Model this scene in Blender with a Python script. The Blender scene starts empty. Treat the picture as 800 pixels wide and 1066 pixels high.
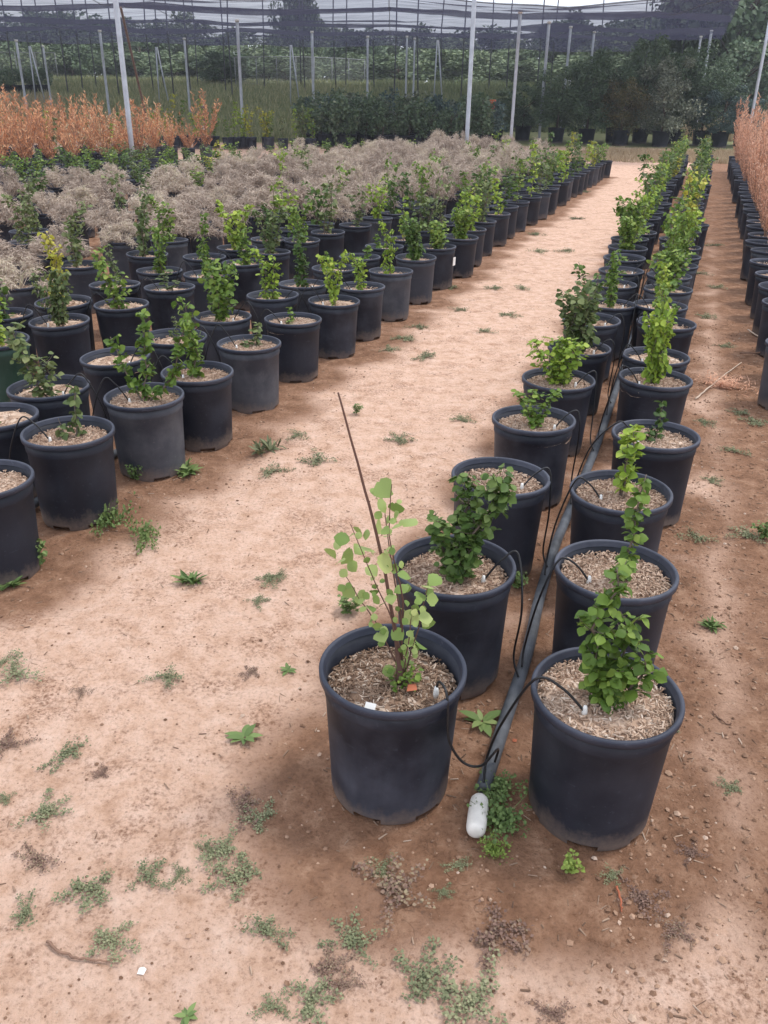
import bpy, math, random
import numpy as np
from mathutils import Matrix, Vector

R = math.radians
sc = bpy.context.scene
COL = sc.collection
rng = np.random.default_rng(7)
random.seed(7)

# ------------------------------------------------------------------ camera
CAM_F, CAM_P, CAM_R, CAM_H = 869.3, 0.46065, 0.01626, 1.65
cam = bpy.data.cameras.new('camera')
cam.sensor_fit = 'VERTICAL'
cam.sensor_height = 36.0
cam.lens = CAM_F / 1066 * 36.0
cam.clip_start = 0.05
cam.clip_end = 2000
camo = bpy.data.objects.new('camera', cam)
COL.objects.link(camo)
camo.matrix_world = (Matrix.Translation((0, 0, CAM_H)) @ Matrix.Rotation(math.pi / 2 - CAM_P, 4, 'X')
                     @ Matrix.Rotation(CAM_R, 4, 'Z'))
sc.camera = camo

# ------------------------------------------------------------------ light
SUN_EL, SUN_AZ = R(62), R(70)          # azimuth measured from +Y towards +X
w = bpy.data.worlds.new('World')
sc.world = w
w.use_nodes = True
nt = w.node_tree
nt.nodes.clear()
sky = nt.nodes.new('ShaderNodeTexSky')
sky.sky_type = 'NISHITA'
sky.sun_disc = False
sky.sun_elevation = SUN_EL
sky.sun_rotation = SUN_AZ
sky.dust_density = 2.0
tc = nt.nodes.new('ShaderNodeTexCoord')
mp = nt.nodes.new('ShaderNodeMapping')
mp.inputs['Scale'].default_value = (1.0, 1.0, 2.6)
nz = nt.nodes.new('ShaderNodeTexNoise')
nz.inputs['Scale'].default_value = 2.2
nz.inputs['Detail'].default_value = 6
rmp = nt.nodes.new('ShaderNodeValToRGB')
rmp.color_ramp.elements[0].position = 0.3
rmp.color_ramp.elements[0].color = (11.4, 12.2, 14.0, 1)
rmp.color_ramp.elements[1].position = 0.7
rmp.color_ramp.elements[1].color = (14.8, 15.3, 16.4, 1)
mix = nt.nodes.new('ShaderNodeMix')
mix.data_type = 'RGBA'
mix.inputs['Factor'].default_value = 0.78     # mostly cloud, a little blue
bg = nt.nodes.new('ShaderNodeBackground')
bg.inputs['Strength'].default_value = 0.095
wo = nt.nodes.new('ShaderNodeOutputWorld')
L = nt.links.new
L(tc.outputs['Generated'], mp.inputs['Vector'])
L(mp.outputs['Vector'], nz.inputs['Vector'])
L(nz.outputs['Fac'], rmp.inputs['Fac'])
L(sky.outputs['Color'], mix.inputs['A'])
L(rmp.outputs['Color'], mix.inputs['B'])
L(mix.outputs['Result'], bg.inputs['Color'])
L(bg.outputs['Background'], wo.inputs['Surface'])

sun = bpy.data.lights.new('sun', 'SUN')
sun.energy = 1.5
sun.angle = R(11)
sun.color = (1.0, 0.93, 0.83)
suno = bpy.data.objects.new('sun', sun)
COL.objects.link(suno)
sd = Vector((math.sin(SUN_AZ) * math.cos(SUN_EL), math.cos(SUN_AZ) * math.cos(SUN_EL), math.sin(SUN_EL)))
suno.rotation_euler = sd.to_track_quat('Z', 'Y').to_euler()

sc.view_settings.view_transform = 'Standard'
sc.view_settings.look = 'None'
sc.view_settings.gamma = 1
sc.view_settings.use_curve_mapping = False
sc.view_settings.exposure = 0.44

# ------------------------------------------------------------------ pixel -> world helpers (800x1066 photo)
def ray(x, y):
    c, s = math.cos(CAM_R), math.sin(CAM_R)
    u, v = x - 400, y - 533
    u, v = c * u + s * v, -s * u + c * v
    return np.array([u / CAM_F, math.cos(CAM_P) - v / CAM_F * math.sin(CAM_P),
                     -math.sin(CAM_P) - v / CAM_F * math.cos(CAM_P)])
def bp(x, y, z=0.0):
    d = ray(x, y)
    t = (z - CAM_H) / d[2]
    return d[0] * t, d[1] * t
def bpy_(x, y, Y):
    d = ray(x, y)
    t = Y / d[1]
    return np.array([d[0] * t, Y, CAM_H + d[2] * t])

# ------------------------------------------------------------------ object helpers
def tag(o, label=None, cat=None, group=None, kind=None):
    if label: o['label'] = label
    if cat: o['category'] = cat
    if group: o['group'] = group
    if kind: o['kind'] = kind
    return o
def empty(name, loc, rz=0.0):
    o = bpy.data.objects.new(name, None)
    COL.objects.link(o)
    o.location = loc
    o.rotation_euler = (0, 0, rz)
    o.empty_display_size = 0.05
    return o
def link(name, mesh, parent=None, loc=(0, 0, 0), rot=(0, 0, 0), scale=(1, 1, 1), mat=None):
    o = bpy.data.objects.new(name, mesh)
    COL.objects.link(o)
    if parent: o.parent = parent
    o.location = loc
    o.rotation_euler = rot
    o.scale = scale
    if mat is not None:
        if not mesh.materials: mesh.materials.append(None)
        o.material_slots[0].link = 'OBJECT'
        o.material_slots[0].material = mat
    return o

class MB:
    """collects verts and faces of one mesh"""
    def __init__(self):
        self.v, self.f, self.n = [], [], 0
    def add(self, v, f):
        v = np.asarray(v, float).reshape(-1, 3)
        self.v.append(v)
        n = self.n
        self.f.extend([tuple(i + n for i in q) for q in f])
        self.n += len(v)
    def scatter(self, tv, tf, pos, frames):
        """copies of a template; frames (k,3,3) columns = axes (scaled)"""
        k, m = len(pos), len(tv)
        if k == 0: return
        V = np.einsum('kij,mj->kmi', frames, tv) + np.asarray(pos)[:, None, :]
        n = self.n
        self.v.append(V.reshape(-1, 3))
        for i in range(k):
            b = n + i * m
            self.f.extend([tuple(j + b for j in q) for q in tf])
        self.n += k * m
    def tube(self, pts, r, seg=6, cap=True):
        pts = np.asarray(pts, float)
        r = np.broadcast_to(np.asarray(r, float), (len(pts),))
        T = np.gradient(pts, axis=0)
        T /= np.linalg.norm(T, axis=1)[:, None] + 1e-12
        up = np.array([0, 0, 1.0]) if abs(T[0][2]) < 0.8 else np.array([1.0, 0, 0])
        a = np.cross(T[0], up); a /= np.linalg.norm(a)
        V = []
        for i in range(len(pts)):
            a = a - T[i] * np.dot(a, T[i]); a /= np.linalg.norm(a)
            b = np.cross(T[i], a)
            for k in range(seg):
                t = 2 * math.pi * k / seg
                V.append(pts[i] + r[i] * (a * math.cos(t) + b * math.sin(t)))
        F = []
        for i in range(len(pts) - 1):
            for k in range(seg):
                k2 = (k + 1) % seg
                F.append((i * seg + k, i * seg + k2, (i + 1) * seg + k2, (i + 1) * seg + k))
        if cap:
            F.append(tuple(range(seg))[::-1])
            F.append(tuple((len(pts) - 1) * seg + k for k in range(seg)))
        self.add(V, F)
    def box(self, c, s, rz=0.0):
        x, y, z = [q / 2 for q in s]
        V = np.array([(-x, -y, -z), (x, -y, -z), (x, y, -z), (-x, y, -z), (-x, -y, z), (x, -y, z), (x, y, z), (-x, y, z)])
        cs, sn = math.cos(rz), math.sin(rz)
        V = V @ np.array([[cs, sn, 0], [-sn, cs, 0], [0, 0, 1]]) + np.array(c)
        self.add(V, [(0, 3, 2, 1), (4, 5, 6, 7), (0, 1, 5, 4), (1, 2, 6, 5), (2, 3, 7, 6), (3, 0, 4, 7)])
    def mesh(self, name, mat=None, smooth=True):
        me = bpy.data.meshes.new(name)
        v = np.concatenate(self.v) if self.v else np.zeros((0, 3))
        me.from_pydata(v.tolist(), [], self.f)
        if smooth: me.polygons.foreach_set('use_smooth', [True] * len(me.polygons))
        if mat: me.materials.append(mat)
        me.update()
        return me

def frames_from(dirs, ups, scale):
    """x = side, y = along dir, z = normal"""
    d = dirs / (np.linalg.norm(dirs, axis=1)[:, None] + 1e-9)
    x = np.cross(d, ups); x /= np.linalg.norm(x, axis=1)[:, None] + 1e-9
    n = np.cross(x, d)
    F = np.stack([x, d, n], axis=-1)
    return F * np.asarray(scale).reshape(-1, 1, 1)

# ------------------------------------------------------------------ numpy value noise
def _hash(ix, iy, seed):
    h = (ix * 374761393 + iy * 668265263 + seed * 974711) & 0x7fffffff
    h = ((h ^ (h >> 13)) * 1274126177) & 0x7fffffff
    return ((h ^ (h >> 16)) & 0xffff) / 65535.0
def vnoise(x, y, seed=0):
    x, y = np.asarray(x, float), np.asarray(y, float)
    ix, iy = np.floor(x).astype(np.int64), np.floor(y).astype(np.int64)
    fx, fy = x - ix, y - iy
    fx, fy = fx * fx * (3 - 2 * fx), fy * fy * (3 - 2 * fy)
    a, b = _hash(ix, iy, seed), _hash(ix + 1, iy, seed)
    c, d = _hash(ix, iy + 1, seed), _hash(ix + 1, iy + 1, seed)
    return (a * (1 - fx) + b * fx) * (1 - fy) + (c * (1 - fx) + d * fx) * fy
def fbm(x, y, seed=0, oct=4):
    s, a, t = 0, 1, 0
    for i in range(oct):
        s = s + a * vnoise(np.asarray(x) * 2 ** i, np.asarray(y) * 2 ** i, seed + i)
        t += a; a *= 0.5
    return s / t
def sstep(a, b, x):
    t = np.clip((np.asarray(x, float) - a) / (b - a), 0, 1)
    return t * t * (3 - 2 * t)
def height(x, y):
    x, y = np.asarray(x, float), np.asarray(y, float)
    near = 1 - sstep(8, 20, y)
    h = (fbm(x * 1.3, y * 1.3, 3, 3) - 0.5) * 0.03 + (fbm(x * 9, y * 9, 11, 3) - 0.5) * 0.022 * near \
        + (fbm(x * 28, y * 28, 21, 2) - 0.5) * 0.010 * near
    h = h + sstep(36, 76, y) * 2.5 + sstep(76, 300, y) * 3
    return h - 0.004

# ------------------------------------------------------------------ materials
def mat(name):
    m = bpy.data.materials.new(name)
    m.use_nodes = True
    n = m.node_tree.nodes
    return m, m.node_tree, n['Principled BSDF']
def node(t, kind, **kw):
    n = t.nodes.new(kind)
    for k, v in kw.items():
        if hasattr(n, k): setattr(n, k, v)
        else: n.inputs[k].default_value = v
    return n
def ramp(t, src, stops):
    r = t.nodes.new('ShaderNodeValToRGB')
    cr = r.color_ramp
    while len(cr.elements) < len(stops): cr.elements.new(0.5)
    for e, (p, c) in zip(cr.elements, stops):
        e.position = p
        e.color = (*c, 1) if len(c) == 3 else c
    t.links.new(src, r.inputs['Fac'])
    return r.outputs['Color']
def mixc(t, fac, a, b, blend='MIX'):
    m = t.nodes.new('ShaderNodeMix')
    m.data_type = 'RGBA'
    m.blend_type = blend
    for val, sock in ((fac, m.inputs['Factor']), (a, m.inputs['A']), (b, m.inputs['B'])):
        if hasattr(val, 'is_linked') or hasattr(val, 'links'): t.links.new(val, sock)
        elif isinstance(val, (int, float)): sock.default_value = val
        else: sock.default_value = (*val, 1)
    return m.outputs['Result']
def math_(t, op, a, b=0.0, clamp=False):
    m = t.nodes.new('ShaderNodeMath')
    m.operation = op
    m.use_clamp = clamp
    for val, s in ((a, m.inputs[0]), (b, m.inputs[1])):
        if isinstance(val, (int, float)): s.default_value = val
        else: t.links.new(val, s)
    return m.outputs[0]
def noise(t, vec, scale, detail=4, rough=0.6):
    n = t.nodes.new('ShaderNodeTexNoise')
    n.inputs['Scale'].default_value = scale
    n.inputs['Detail'].default_value = detail
    n.inputs['Roughness'].default_value = rough
    if vec is not None: t.links.new(vec, n.inputs['Vector'])
    return n.outputs['Fac']
def bump(t, b, h, strength, dist):
    n = t.nodes.new('ShaderNodeBump')
    n.inputs['Strength'].default_value = strength
    n.inputs['Distance'].default_value = dist
    t.links.new(h, n.inputs['Height'])
    t.links.new(n.outputs['Normal'], b.inputs['Normal'])

# soil: pale compacted lane, darker damp soil where irrigation reaches (vertex attribute)
def make_soil():
    m, t, b = mat('soil')
    geo = node(t, 'ShaderNodeNewGeometry')
    P = geo.outputs['Position']
    at = node(t, 'ShaderNodeAttribute', attribute_name='damp')
    n1 = noise(t, P, 1.6, 6, 0.65)
    n2 = noise(t, P, 11, 8, 0.72)
    n3 = noise(t, P, 80, 6, 0.75)
    n4 = noise(t, P, 4.2, 7, 0.7)
    pale = ramp(t, n2, [(0.30, (0.44, 0.265, 0.175)), (0.44, (0.60, 0.392, 0.285)), (0.6, (0.69, 0.48, 0.372)), (0.78, (0.745, 0.56, 0.455))])
    brown = ramp(t, n2, [(0.30, (0.15, 0.077, 0.046)), (0.5, (0.275, 0.15, 0.092)), (0.68, (0.41, 0.25, 0.165))])
    f = math_(t, 'ADD', at.outputs['Fac'], math_(t, 'MULTIPLY', math_(t, 'SUBTRACT', n1, 0.5), 0.9))
    f = math_(t, 'ADD', f, math_(t, 'MULTIPLY', math_(t, 'SUBTRACT', n2, 0.5), 0.75))
    f = math_(t, 'ADD', f, math_(t, 'MULTIPLY', math_(t, 'SUBTRACT', n4, 0.5), 0.5))
    r = t.nodes.new('ShaderNodeMapRange')
    r.interpolation_type = 'SMOOTHSTEP'
    r.inputs['From Min'].default_value = 0.18
    r.inputs['From Max'].default_value = 0.78
    t.links.new(f, r.inputs['Value'])
    c = mixc(t, r.outputs['Result'], pale, brown)
    # crumbly reddish-brown patches with no crust
    pa = math_(t, 'MULTIPLY', ramp(t, n4, [(0.5, (0, 0, 0)), (0.64, (1, 1, 1))]), ramp(t, n3, [(0.42, (1, 1, 1)), (0.56, (0.1, 0.1, 0.1))]))
    c = mixc(t, math_(t, 'MULTIPLY', pa, 0.75), c, (0.27, 0.14, 0.083))
    # fine grit
    g = ramp(t, n3, [(0.32, (0.60, 0.55, 0.52)), (0.47, (1, 1, 1)), (0.7, (1.14, 1.14, 1.14))])
    c = mixc(t, 0.9, c, g, 'MULTIPLY')
    vor = node(t, 'ShaderNodeTexVoronoi', Scale=46.0)
    t.links.new(P, vor.inputs['Vector'])
    spot = ramp(t, vor.outputs['Distance'], [(0.08, (1, 1, 1)), (0.2, (0, 0, 0))])
    gate = math_(t, 'MULTIPLY', spot, ramp(t, n4, [(0.46, (0, 0, 0)), (0.56, (1, 1, 1))]))
    c = mixc(t, math_(t, 'MULTIPLY', gate, 0.7), c, (0.17, 0.095, 0.065))
    # faint shrinkage cracks
    vc = node(t, 'ShaderNodeTexVoronoi', Scale=5.0, feature='DISTANCE_TO_EDGE')
    wob = node(t, 'ShaderNodeVectorMath', operation='ADD')
    nn = node(t, 'ShaderNodeTexNoise', Scale=7.0)
    t.links.new(P, nn.inputs['Vector'])
    sc_ = node(t, 'ShaderNodeVectorMath', operation='SCALE')
    sc_.inputs['Scale'].default_value = 0.22
    t.links.new(nn.outputs['Color'], sc_.inputs[0])
    t.links.new(P, wob.inputs[0]); t.links.new(sc_.outputs[0], wob.inputs[1])
    t.links.new(wob.outputs[0], vc.inputs['Vector'])
    crack = ramp(t, vc.outputs['Distance'], [(0.0, (1, 1, 1)), (0.006, (0, 0, 0))])
    cg = math_(t, 'MULTIPLY', crack, math_(t, 'GREATER_THAN', noise(t, P, 1.1, 2), 0.56))
    c = mixc(t, math_(t, 'MULTIPLY', cg, 0.18), c, (0.24, 0.14, 0.09))
    # far grassland colour
    at2 = node(t, 'ShaderNodeAttribute', attribute_name='field')
    gr = ramp(t, n1, [(0.3, (0.14, 0.16, 0.07)), (0.6, (0.23, 0.24, 0.115)), (0.8, (0.32, 0.27, 0.16))])
    c = mixc(t, at2.outputs['Fac'], c, gr)
    t.links.new(c, b.inputs['Base Color'])
    b.inputs['Roughness'].default_value = 0.95
    b.inputs['Specular IOR Level'].default_value = 0.15
    hh = math_(t, 'ADD', math_(t, 'MULTIPLY', n2, 0.6), math_(t, 'MULTIPLY', n3, 0.4))
    hh = math_(t, 'SUBTRACT', hh, math_(t, 'MULTIPLY', cg, 0.1))
    bump(t, b, hh, 1.0, 0.03)
    return m
M = {}
M['soil'] = make_soil()

def make_pot(name, base, worn, rim=False):
    m, t, b = mat(name)
    tc = node(t, 'ShaderNodeTexCoord')
    oi = node(t, 'ShaderNodeObjectInfo')
    off = node(t, 'ShaderNodeVectorMath', operation='ADD')
    t.links.new(tc.outputs['Object'], off.inputs[0])
    comb = node(t, 'ShaderNodeCombineXYZ')
    t.links.new(math_(t, 'MULTIPLY', oi.outputs['Random'], 37.0), comb.inputs[0])
    t.links.new(comb.outputs[0], off.inputs[1])
    P = off.outputs[0]
    n1 = noise(t, P, 5, 5, 0.6)
    st = node(t, 'ShaderNodeMapping')
    st.inputs['Scale'].default_value = (26, 26, 2.0)
    t.links.new(P, st.inputs['Vector'])
    n2 = noise(t, st.outputs[0], 1.0, 4, 0.6)
    n3 = noise(t, P, 60, 3, 0.7)
    amt = math_(t, 'MULTIPLY', ramp(t, n1, [(0.38, (0, 0, 0)), (0.75, (1, 1, 1))]), math_(t, 'ADD', 0.35, math_(t, 'MULTIPLY', n2, 0.6)))
    amt = math_(t, 'MULTIPLY', amt, math_(t, 'ADD', 0.25, math_(t, 'MULTIPLY', oi.outputs['Random'], 1.1)), True)
    c = mixc(t, amt, base, worn)
    # soil splash and dried mud on the foot of the pot
    sep = node(t, 'ShaderNodeSeparateXYZ')
    t.links.new(tc.outputs['Object'], sep.inputs[0])
    z = sep.outputs['Z']
    zz = math_(t, 'ADD', z, math_(t, 'MULTIPLY', math_(t, 'SUBTRACT', n1, 0.5), 0.16))
    if not rim:
        r = t.nodes.new('ShaderNodeMapRange')
        r.inputs['From Min'].default_value = 0.075
        r.inputs['From Max'].default_value = 0.01
        zz = math_(t, 'ADD', zz, math_(t, 'MULTIPLY', math_(t, 'SUBTRACT', n3, 0.5), 0.07))
        zz = math_(t, 'ADD', zz, math_(t, 'MULTIPLY', math_(t, 'SUBTRACT', n2, 0.5), 0.09))
        t.links.new(zz, r.inputs['Value'])
        mud = math_(t, 'MULTIPLY', r.outputs['Result'], math_(t, 'ADD', 0.25, math_(t, 'MULTIPLY', n2, 0.75)), True)
        c = mixc(t, math_(t, 'MULTIPLY', mud, 0.85), c, (0.25, 0.19, 0.155))
    sp = ramp(t, n3, [(0.62, (0, 0, 0)), (0.72, (1, 1, 1))])
    c = mixc(t, math_(t, 'MULTIPLY', sp, 0.4), c, worn)
    scr = node(t, 'ShaderNodeMapping')
    scr.inputs['Scale'].default_value = (9, 9, 55)
    scr.inputs['Rotation'].default_value = (0.35, 0.2, 0)
    t.links.new(P, scr.inputs['Vector'])
    sn = ramp(t, noise(t, scr.outputs[0], 1.0, 3, 0.6), [(0.66, (0, 0, 0)), (0.73, (1, 1, 1))])
    c = mixc(t, math_(t, 'MULTIPLY', sn, 0.28), c, worn)
    t.links.new(c, b.inputs['Base Color'])
    rr = math_(t, 'ADD', 0.44, math_(t, 'MULTIPLY', n1, 0.25))
    t.links.new(rr, b.inputs['Roughness'])
    b.inputs['Specular IOR Level'].default_value = 0.33
    bump(t, b, math_(t, 'ADD', n1, math_(t, 'MULTIPLY', n3, 0.15)), 0.12, 0.01)
    return m
M['pot'] = make_pot('pot_plastic', (0.0075, 0.0098, 0.0185), (0.060, 0.066, 0.088))
M['pot_grey'] = make_pot('weathered_pot_plastic', (0.034, 0.038, 0.052), (0.125, 0.128, 0.142))
M['pot_green'] = make_pot('green_pot_plastic', (0.012, 0.04, 0.026), (0.06, 0.10, 0.08))
M['rim'] = make_pot('pot_rim_plastic', (0.025, 0.030, 0.048), (0.10, 0.108, 0.14), True)

def make_island(name, stops, rough=0.55, trans=0.0, obj=0.35, spec=0.3, patch=None):
    """colour varies per loose piece and per object"""
    m, t, b = mat(name)
    geo = node(t, 'ShaderNodeNewGeometry')
    oi = node(t, 'ShaderNodeObjectInfo')
    f = math_(t, 'ADD', math_(t, 'MULTIPLY', geo.outputs['Random Per Island'], 1 - obj), math_(t, 'MULTIPLY', oi.outputs['Random'], obj))
    c = ramp(t, f, stops)
    if patch:
        tcn = node(t, 'ShaderNodeTexCoord')
        n = noise(t, tcn.outputs['Object'], patch[0], 2)
        c = mixc(t, ramp(t, n, [(0.5, (0, 0, 0)), (0.62, (1, 1, 1))]), c, patch[1])
    t.links.new(c, b.inputs['Base Color'])
    b.inputs['Roughness'].default_value = rough
    b.inputs['Specular IOR Level'].default_value = spec
    if trans:
        tr = node(t, 'ShaderNodeBsdfTranslucent')
        t.links.new(c, tr.inputs['Color'])
        mx = node(t, 'ShaderNodeMixShader')
        mx.inputs[0].default_value = trans
        out = t.nodes['Material Output']
        t.links.new(b.outputs[0], mx.inputs[1])
        t.links.new(tr.outputs[0], mx.inputs[2])
        t.links.new(mx.outputs[0], out.inputs['Surface'])
    return m
LEAF = {
    'dark': [(0.0, (0.035, 0.072, 0.018)), (0.5, (0.075, 0.135, 0.030)), (0.9, (0.15, 0.22, 0.06)), (1.0, (0.27, 0.33, 0.14))],
    'mid': [(0.0, (0.06, 0.115, 0.022)), (0.5, (0.13, 0.215, 0.036)), (0.9, (0.25, 0.33, 0.065)), (1.0, (0.40, 0.42, 0.15))],
    'lime': [(0.0, (0.12, 0.20, 0.03)), (0.5, (0.25, 0.36, 0.045)), (1.0, (0.43, 0.50, 0.09))],
    'yellow': [(0.0, (0.19, 0.22, 0.03)), (0.5, (0.37, 0.38, 0.055)), (1.0, (0.55, 0.47, 0.09))],
    'olive': [(0.0, (0.065, 0.10, 0.035)), (0.5, (0.13, 0.175, 0.062)), (1.0, (0.25, 0.27, 0.12))],
    'pale': [(0.0, (0.11, 0.19, 0.045)), (0.45, (0.22, 0.31, 0.085)), (0.8, (0.36, 0.43, 0.16)), (1.0, (0.56, 0.52, 0.16))],
}
for k, s in LEAF.items():
    M['leaf_' + k] = make_island('leaf_' + k, s, 0.5, 0.25, 0.3, 0.22)
M['bark'] = make_island('shrub_bark', [(0, (0.10, 0.075, 0.055)), (1, (0.20, 0.16, 0.13))], 0.85)
M['bark_red'] = make_island('reddish_bark', [(0, (0.09, 0.045, 0.035)), (1, (0.15, 0.085, 0.065))], 0.75)
M['mulch'] = make_island('wood_chip_mulch', [(0, (0.22, 0.135, 0.095)), (0.35, (0.39, 0.27, 0.195)), (0.7, (0.53, 0.39, 0.295)), (0.93, (0.63, 0.50, 0.40)), (1, (0.74, 0.65, 0.56))], 0.9, 0, 0.15, 0.2)
M['mulch_dark'] = make_island('weathered_mulch', [(0, (0.10, 0.06, 0.042)), (0.4, (0.21, 0.135, 0.092)), (0.8, (0.36, 0.255, 0.185)), (1, (0.58, 0.49, 0.41))], 0.9, 0, 0.15, 0.2)
M['grey'] = make_island('dead_grey_twigs', [(0, (0.22, 0.165, 0.135)), (0.35, (0.44, 0.355, 0.295)), (0.7, (0.57, 0.475, 0.39)), (0.85, (0.60, 0.52, 0.40)), (1, (0.50, 0.48, 0.28))], 0.9, 0.12, 0.35, 0.1)
M['orange'] = make_island('dead_orange_foliage', [(0, (0.34, 0.19, 0.13)), (0.4, (0.60, 0.28, 0.145)), (0.75, (0.72, 0.42, 0.24)), (0.9, (0.60, 0.50, 0.34)), (1, (0.40, 0.42, 0.20))], 0.85, 0.15, 0.4, 0.1)
M['pink'] = make_island('dead_pinkish_needles', [(0, (0.42, 0.21, 0.135)), (0.5, (0.66, 0.36, 0.235)), (1, (0.76, 0.50, 0.37))], 0.85, 0.15, 0.25, 0.1)
M['weed'] = make_island('weed_leaves', [(0, (0.085, 0.14, 0.042)), (0.6, (0.16, 0.235, 0.075)), (1, (0.26, 0.32, 0.12))], 0.6, 0.15)
M['weed_lime'] = make_island('bright_weed_leaves', [(0, (0.13, 0.20, 0.04)), (1, (0.33, 0.42, 0.09))], 0.6, 0.15)
M['mat_green'] = make_island('mat_weed_leaves', [(0, (0.10, 0.115, 0.06)), (0.6, (0.19, 0.205, 0.11)), (1, (0.30, 0.29, 0.17))], 0.75)
M['mat_purple'] = make_island('purple_mat_weed', [(0, (0.12, 0.07, 0.055)), (0.6, (0.21, 0.13, 0.10)), (1, (0.28, 0.23, 0.14))], 0.8)
M['hedge'] = make_island('hedge_leaves', [(0, (0.055, 0.095, 0.05)), (0.5, (0.10, 0.155, 0.082)), (0.88, (0.15, 0.20, 0.11)), (1, (0.30, 0.33, 0.22))], 0.5, 0.15, 0.35)
M['hedge_pale'] = make_island('pale_tree_leaves', [(0, (0.07, 0.09, 0.06)), (0.5, (0.14, 0.165, 0.11)), (1, (0.30, 0.32, 0.24))], 0.5, 0.15, 0.2)
M['hedge_blue'] = make_island('bluish_tree_leaves', [(0, (0.04, 0.075, 0.068)), (0.6, (0.085, 0.14, 0.125)), (1, (0.15, 0.20, 0.18))], 0.6, 0.1, 0.2)
M['hedge_brown'] = make_island('browning_tree_leaves', [(0, (0.06, 0.065, 0.03)), (0.6, (0.13, 0.125, 0.055)), (1, (0.26, 0.19, 0.08))], 0.6, 0.1, 0.2)
M['far_leaf'] = make_island('distant_tree_leaves', [(0, (0.075, 0.11, 0.065)), (0.5, (0.135, 0.185, 0.10)), (1, (0.24, 0.28, 0.15))], 0.7, 0.1, 0.5)
M['grass'] = make_island('field_grass', [(0, (0.12, 0.155, 0.068)), (0.5, (0.21, 0.245, 0.115)), (0.85, (0.34, 0.34, 0.18)), (1, (0.50, 0.44, 0.27))], 0.8, 0.1)
M['straw'] = make_island('dry_grass', [(0, (0.30, 0.22, 0.13)), (0.6, (0.46, 0.36, 0.23)), (1, (0.55, 0.47, 0.33))], 0.9, 0.1)
M['clod'] = make_island('soil_clods', [(0, (0.14, 0.08, 0.052)), (0.5, (0.27, 0.165, 0.11)), (0.95, (0.40, 0.26, 0.18)), (1, (0.50, 0.38, 0.30))], 0.95, 0, 0, 0.1)

def simple(name, col, rough=0.6, metal=0.0, var=0.25, scale=12, spec=0.4, bmp=0.1):
    m, t, b = mat(name)
    tcn = node(t, 'ShaderNodeTexCoord')
    n = noise(t, tcn.outputs['Object'], scale, 5)
    lo = tuple(c * (1 - var) for c in col); hi = tuple(min(1, c * (1 + var)) for c in col)
    t.links.new(ramp(t, n, [(0.3, lo), (0.7, hi)]), b.inputs['Base Color'])
    b.inputs['Roughness'].default_value = rough
    b.inputs['Metallic'].default_value = metal
    b.inputs['Specular IOR Level'].default_value = spec
    if bmp: bump(t, b, n, bmp, 0.01)
    return m
M['tube'] = simple('drip_tube_plastic', (0.012, 0.012, 0.014), 0.42)
M['pipe'] = simple('grey_pipe_plastic', (0.075, 0.082, 0.095), 0.6, 0, 0.45, 14)
M['white'] = simple('white_plastic', (0.78, 0.77, 0.74), 0.5, 0, 0.08, 10)
M['capwhite'] = simple('dusty_white_pipe_cap', (0.74, 0.71, 0.66), 0.6, 0, 0.14, 22)
M['steel'] = simple('galvanised_pole', (0.46, 0.49, 0.54), 0.5, 0.35, 0.15, 6)
M['steel_dark'] = simple('dark_post', (0.10, 0.105, 0.12), 0.7, 0, 0.2, 5)
M['brown_post'] = simple('rusty_brace', (0.14, 0.10, 0.085), 0.8, 0, 0.3, 9)
M['cable'] = simple('steel_cable', (0.10, 0.10, 0.11), 0.6, 0.3)
M['twig'] = simple('dry_twig', (0.22, 0.13, 0.09), 0.9, 0, 0.3, 30)
M['paletwig'] = simple('pale_stick', (0.52, 0.41, 0.32), 0.9, 0, 0.25, 30)
M['red'] = simple('red_plastic', (0.50, 0.09, 0.035), 0.6)
M['redleaf'] = simple('orange_dead_leaf', (0.36, 0.11, 0.055), 0.8)
M['trunk'] = simple('tree_trunk', (0.085, 0.065, 0.05), 0.95, 0, 0.35, 7)

def make_net():
    m, t, b = mat('shade_cloth')
    tcn = node(t, 'ShaderNodeTexCoord')
    P = tcn.outputs['Object']
    mpn = node(t, 'ShaderNodeMapping')
    mpn.inputs['Scale'].default_value = (0.25, 2.2, 1)
    t.links.new(P, mpn.inputs['Vector'])
    n = noise(t, mpn.outputs[0], 1.2, 5)
    b.inputs['Base Color'].default_value = (0.013, 0.013, 0.024, 1)
    b.inputs['Roughness'].default_value = 0.75
    tr = node(t, 'ShaderNodeBsdfTransparent')
    tl = node(t, 'ShaderNodeBsdfTranslucent')
    tl.inputs['Color'].default_value = (0.045, 0.045, 0.085, 1)
    ms = node(t, 'ShaderNodeMixShader'); ms.inputs[0].default_value = 0.5
    t.links.new(b.outputs[0], ms.inputs[1]); t.links.new(tl.outputs[0], ms.inputs[2])
    mx = node(t, 'ShaderNodeMixShader')
    f = ramp(t, n, [(0.3, (0.22, 0.22, 0.22)), (0.7, (0.44, 0.44, 0.44))])
    t.links.new(f, mx.inputs[0])
    t.links.new(ms.outputs[0], mx.inputs[1]); t.links.new(tr.outputs[0], mx.inputs[2])
    t.links.new(mx.outputs[0], t.nodes['Material Output'].inputs['Surface'])
    return m
M['net'] = make_net()
def make_wire():
    m, t, b = mat('chain_link_wire')
    b.inputs['Base Color'].default_value = (0.35, 0.35, 0.35, 1)
    tr = node(t, 'ShaderNodeBsdfTransparent')
    mx = node(t, 'ShaderNodeMixShader'); mx.inputs[0].default_value = 0.86
    t.links.new(b.outputs[0], mx.inputs[1]); t.links.new(tr.outputs[0], mx.inputs[2])
    t.links.new(mx.outputs[0], t.nodes['Material Output'].inputs['Surface'])
    return m
M['wire'] = make_wire()
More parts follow.
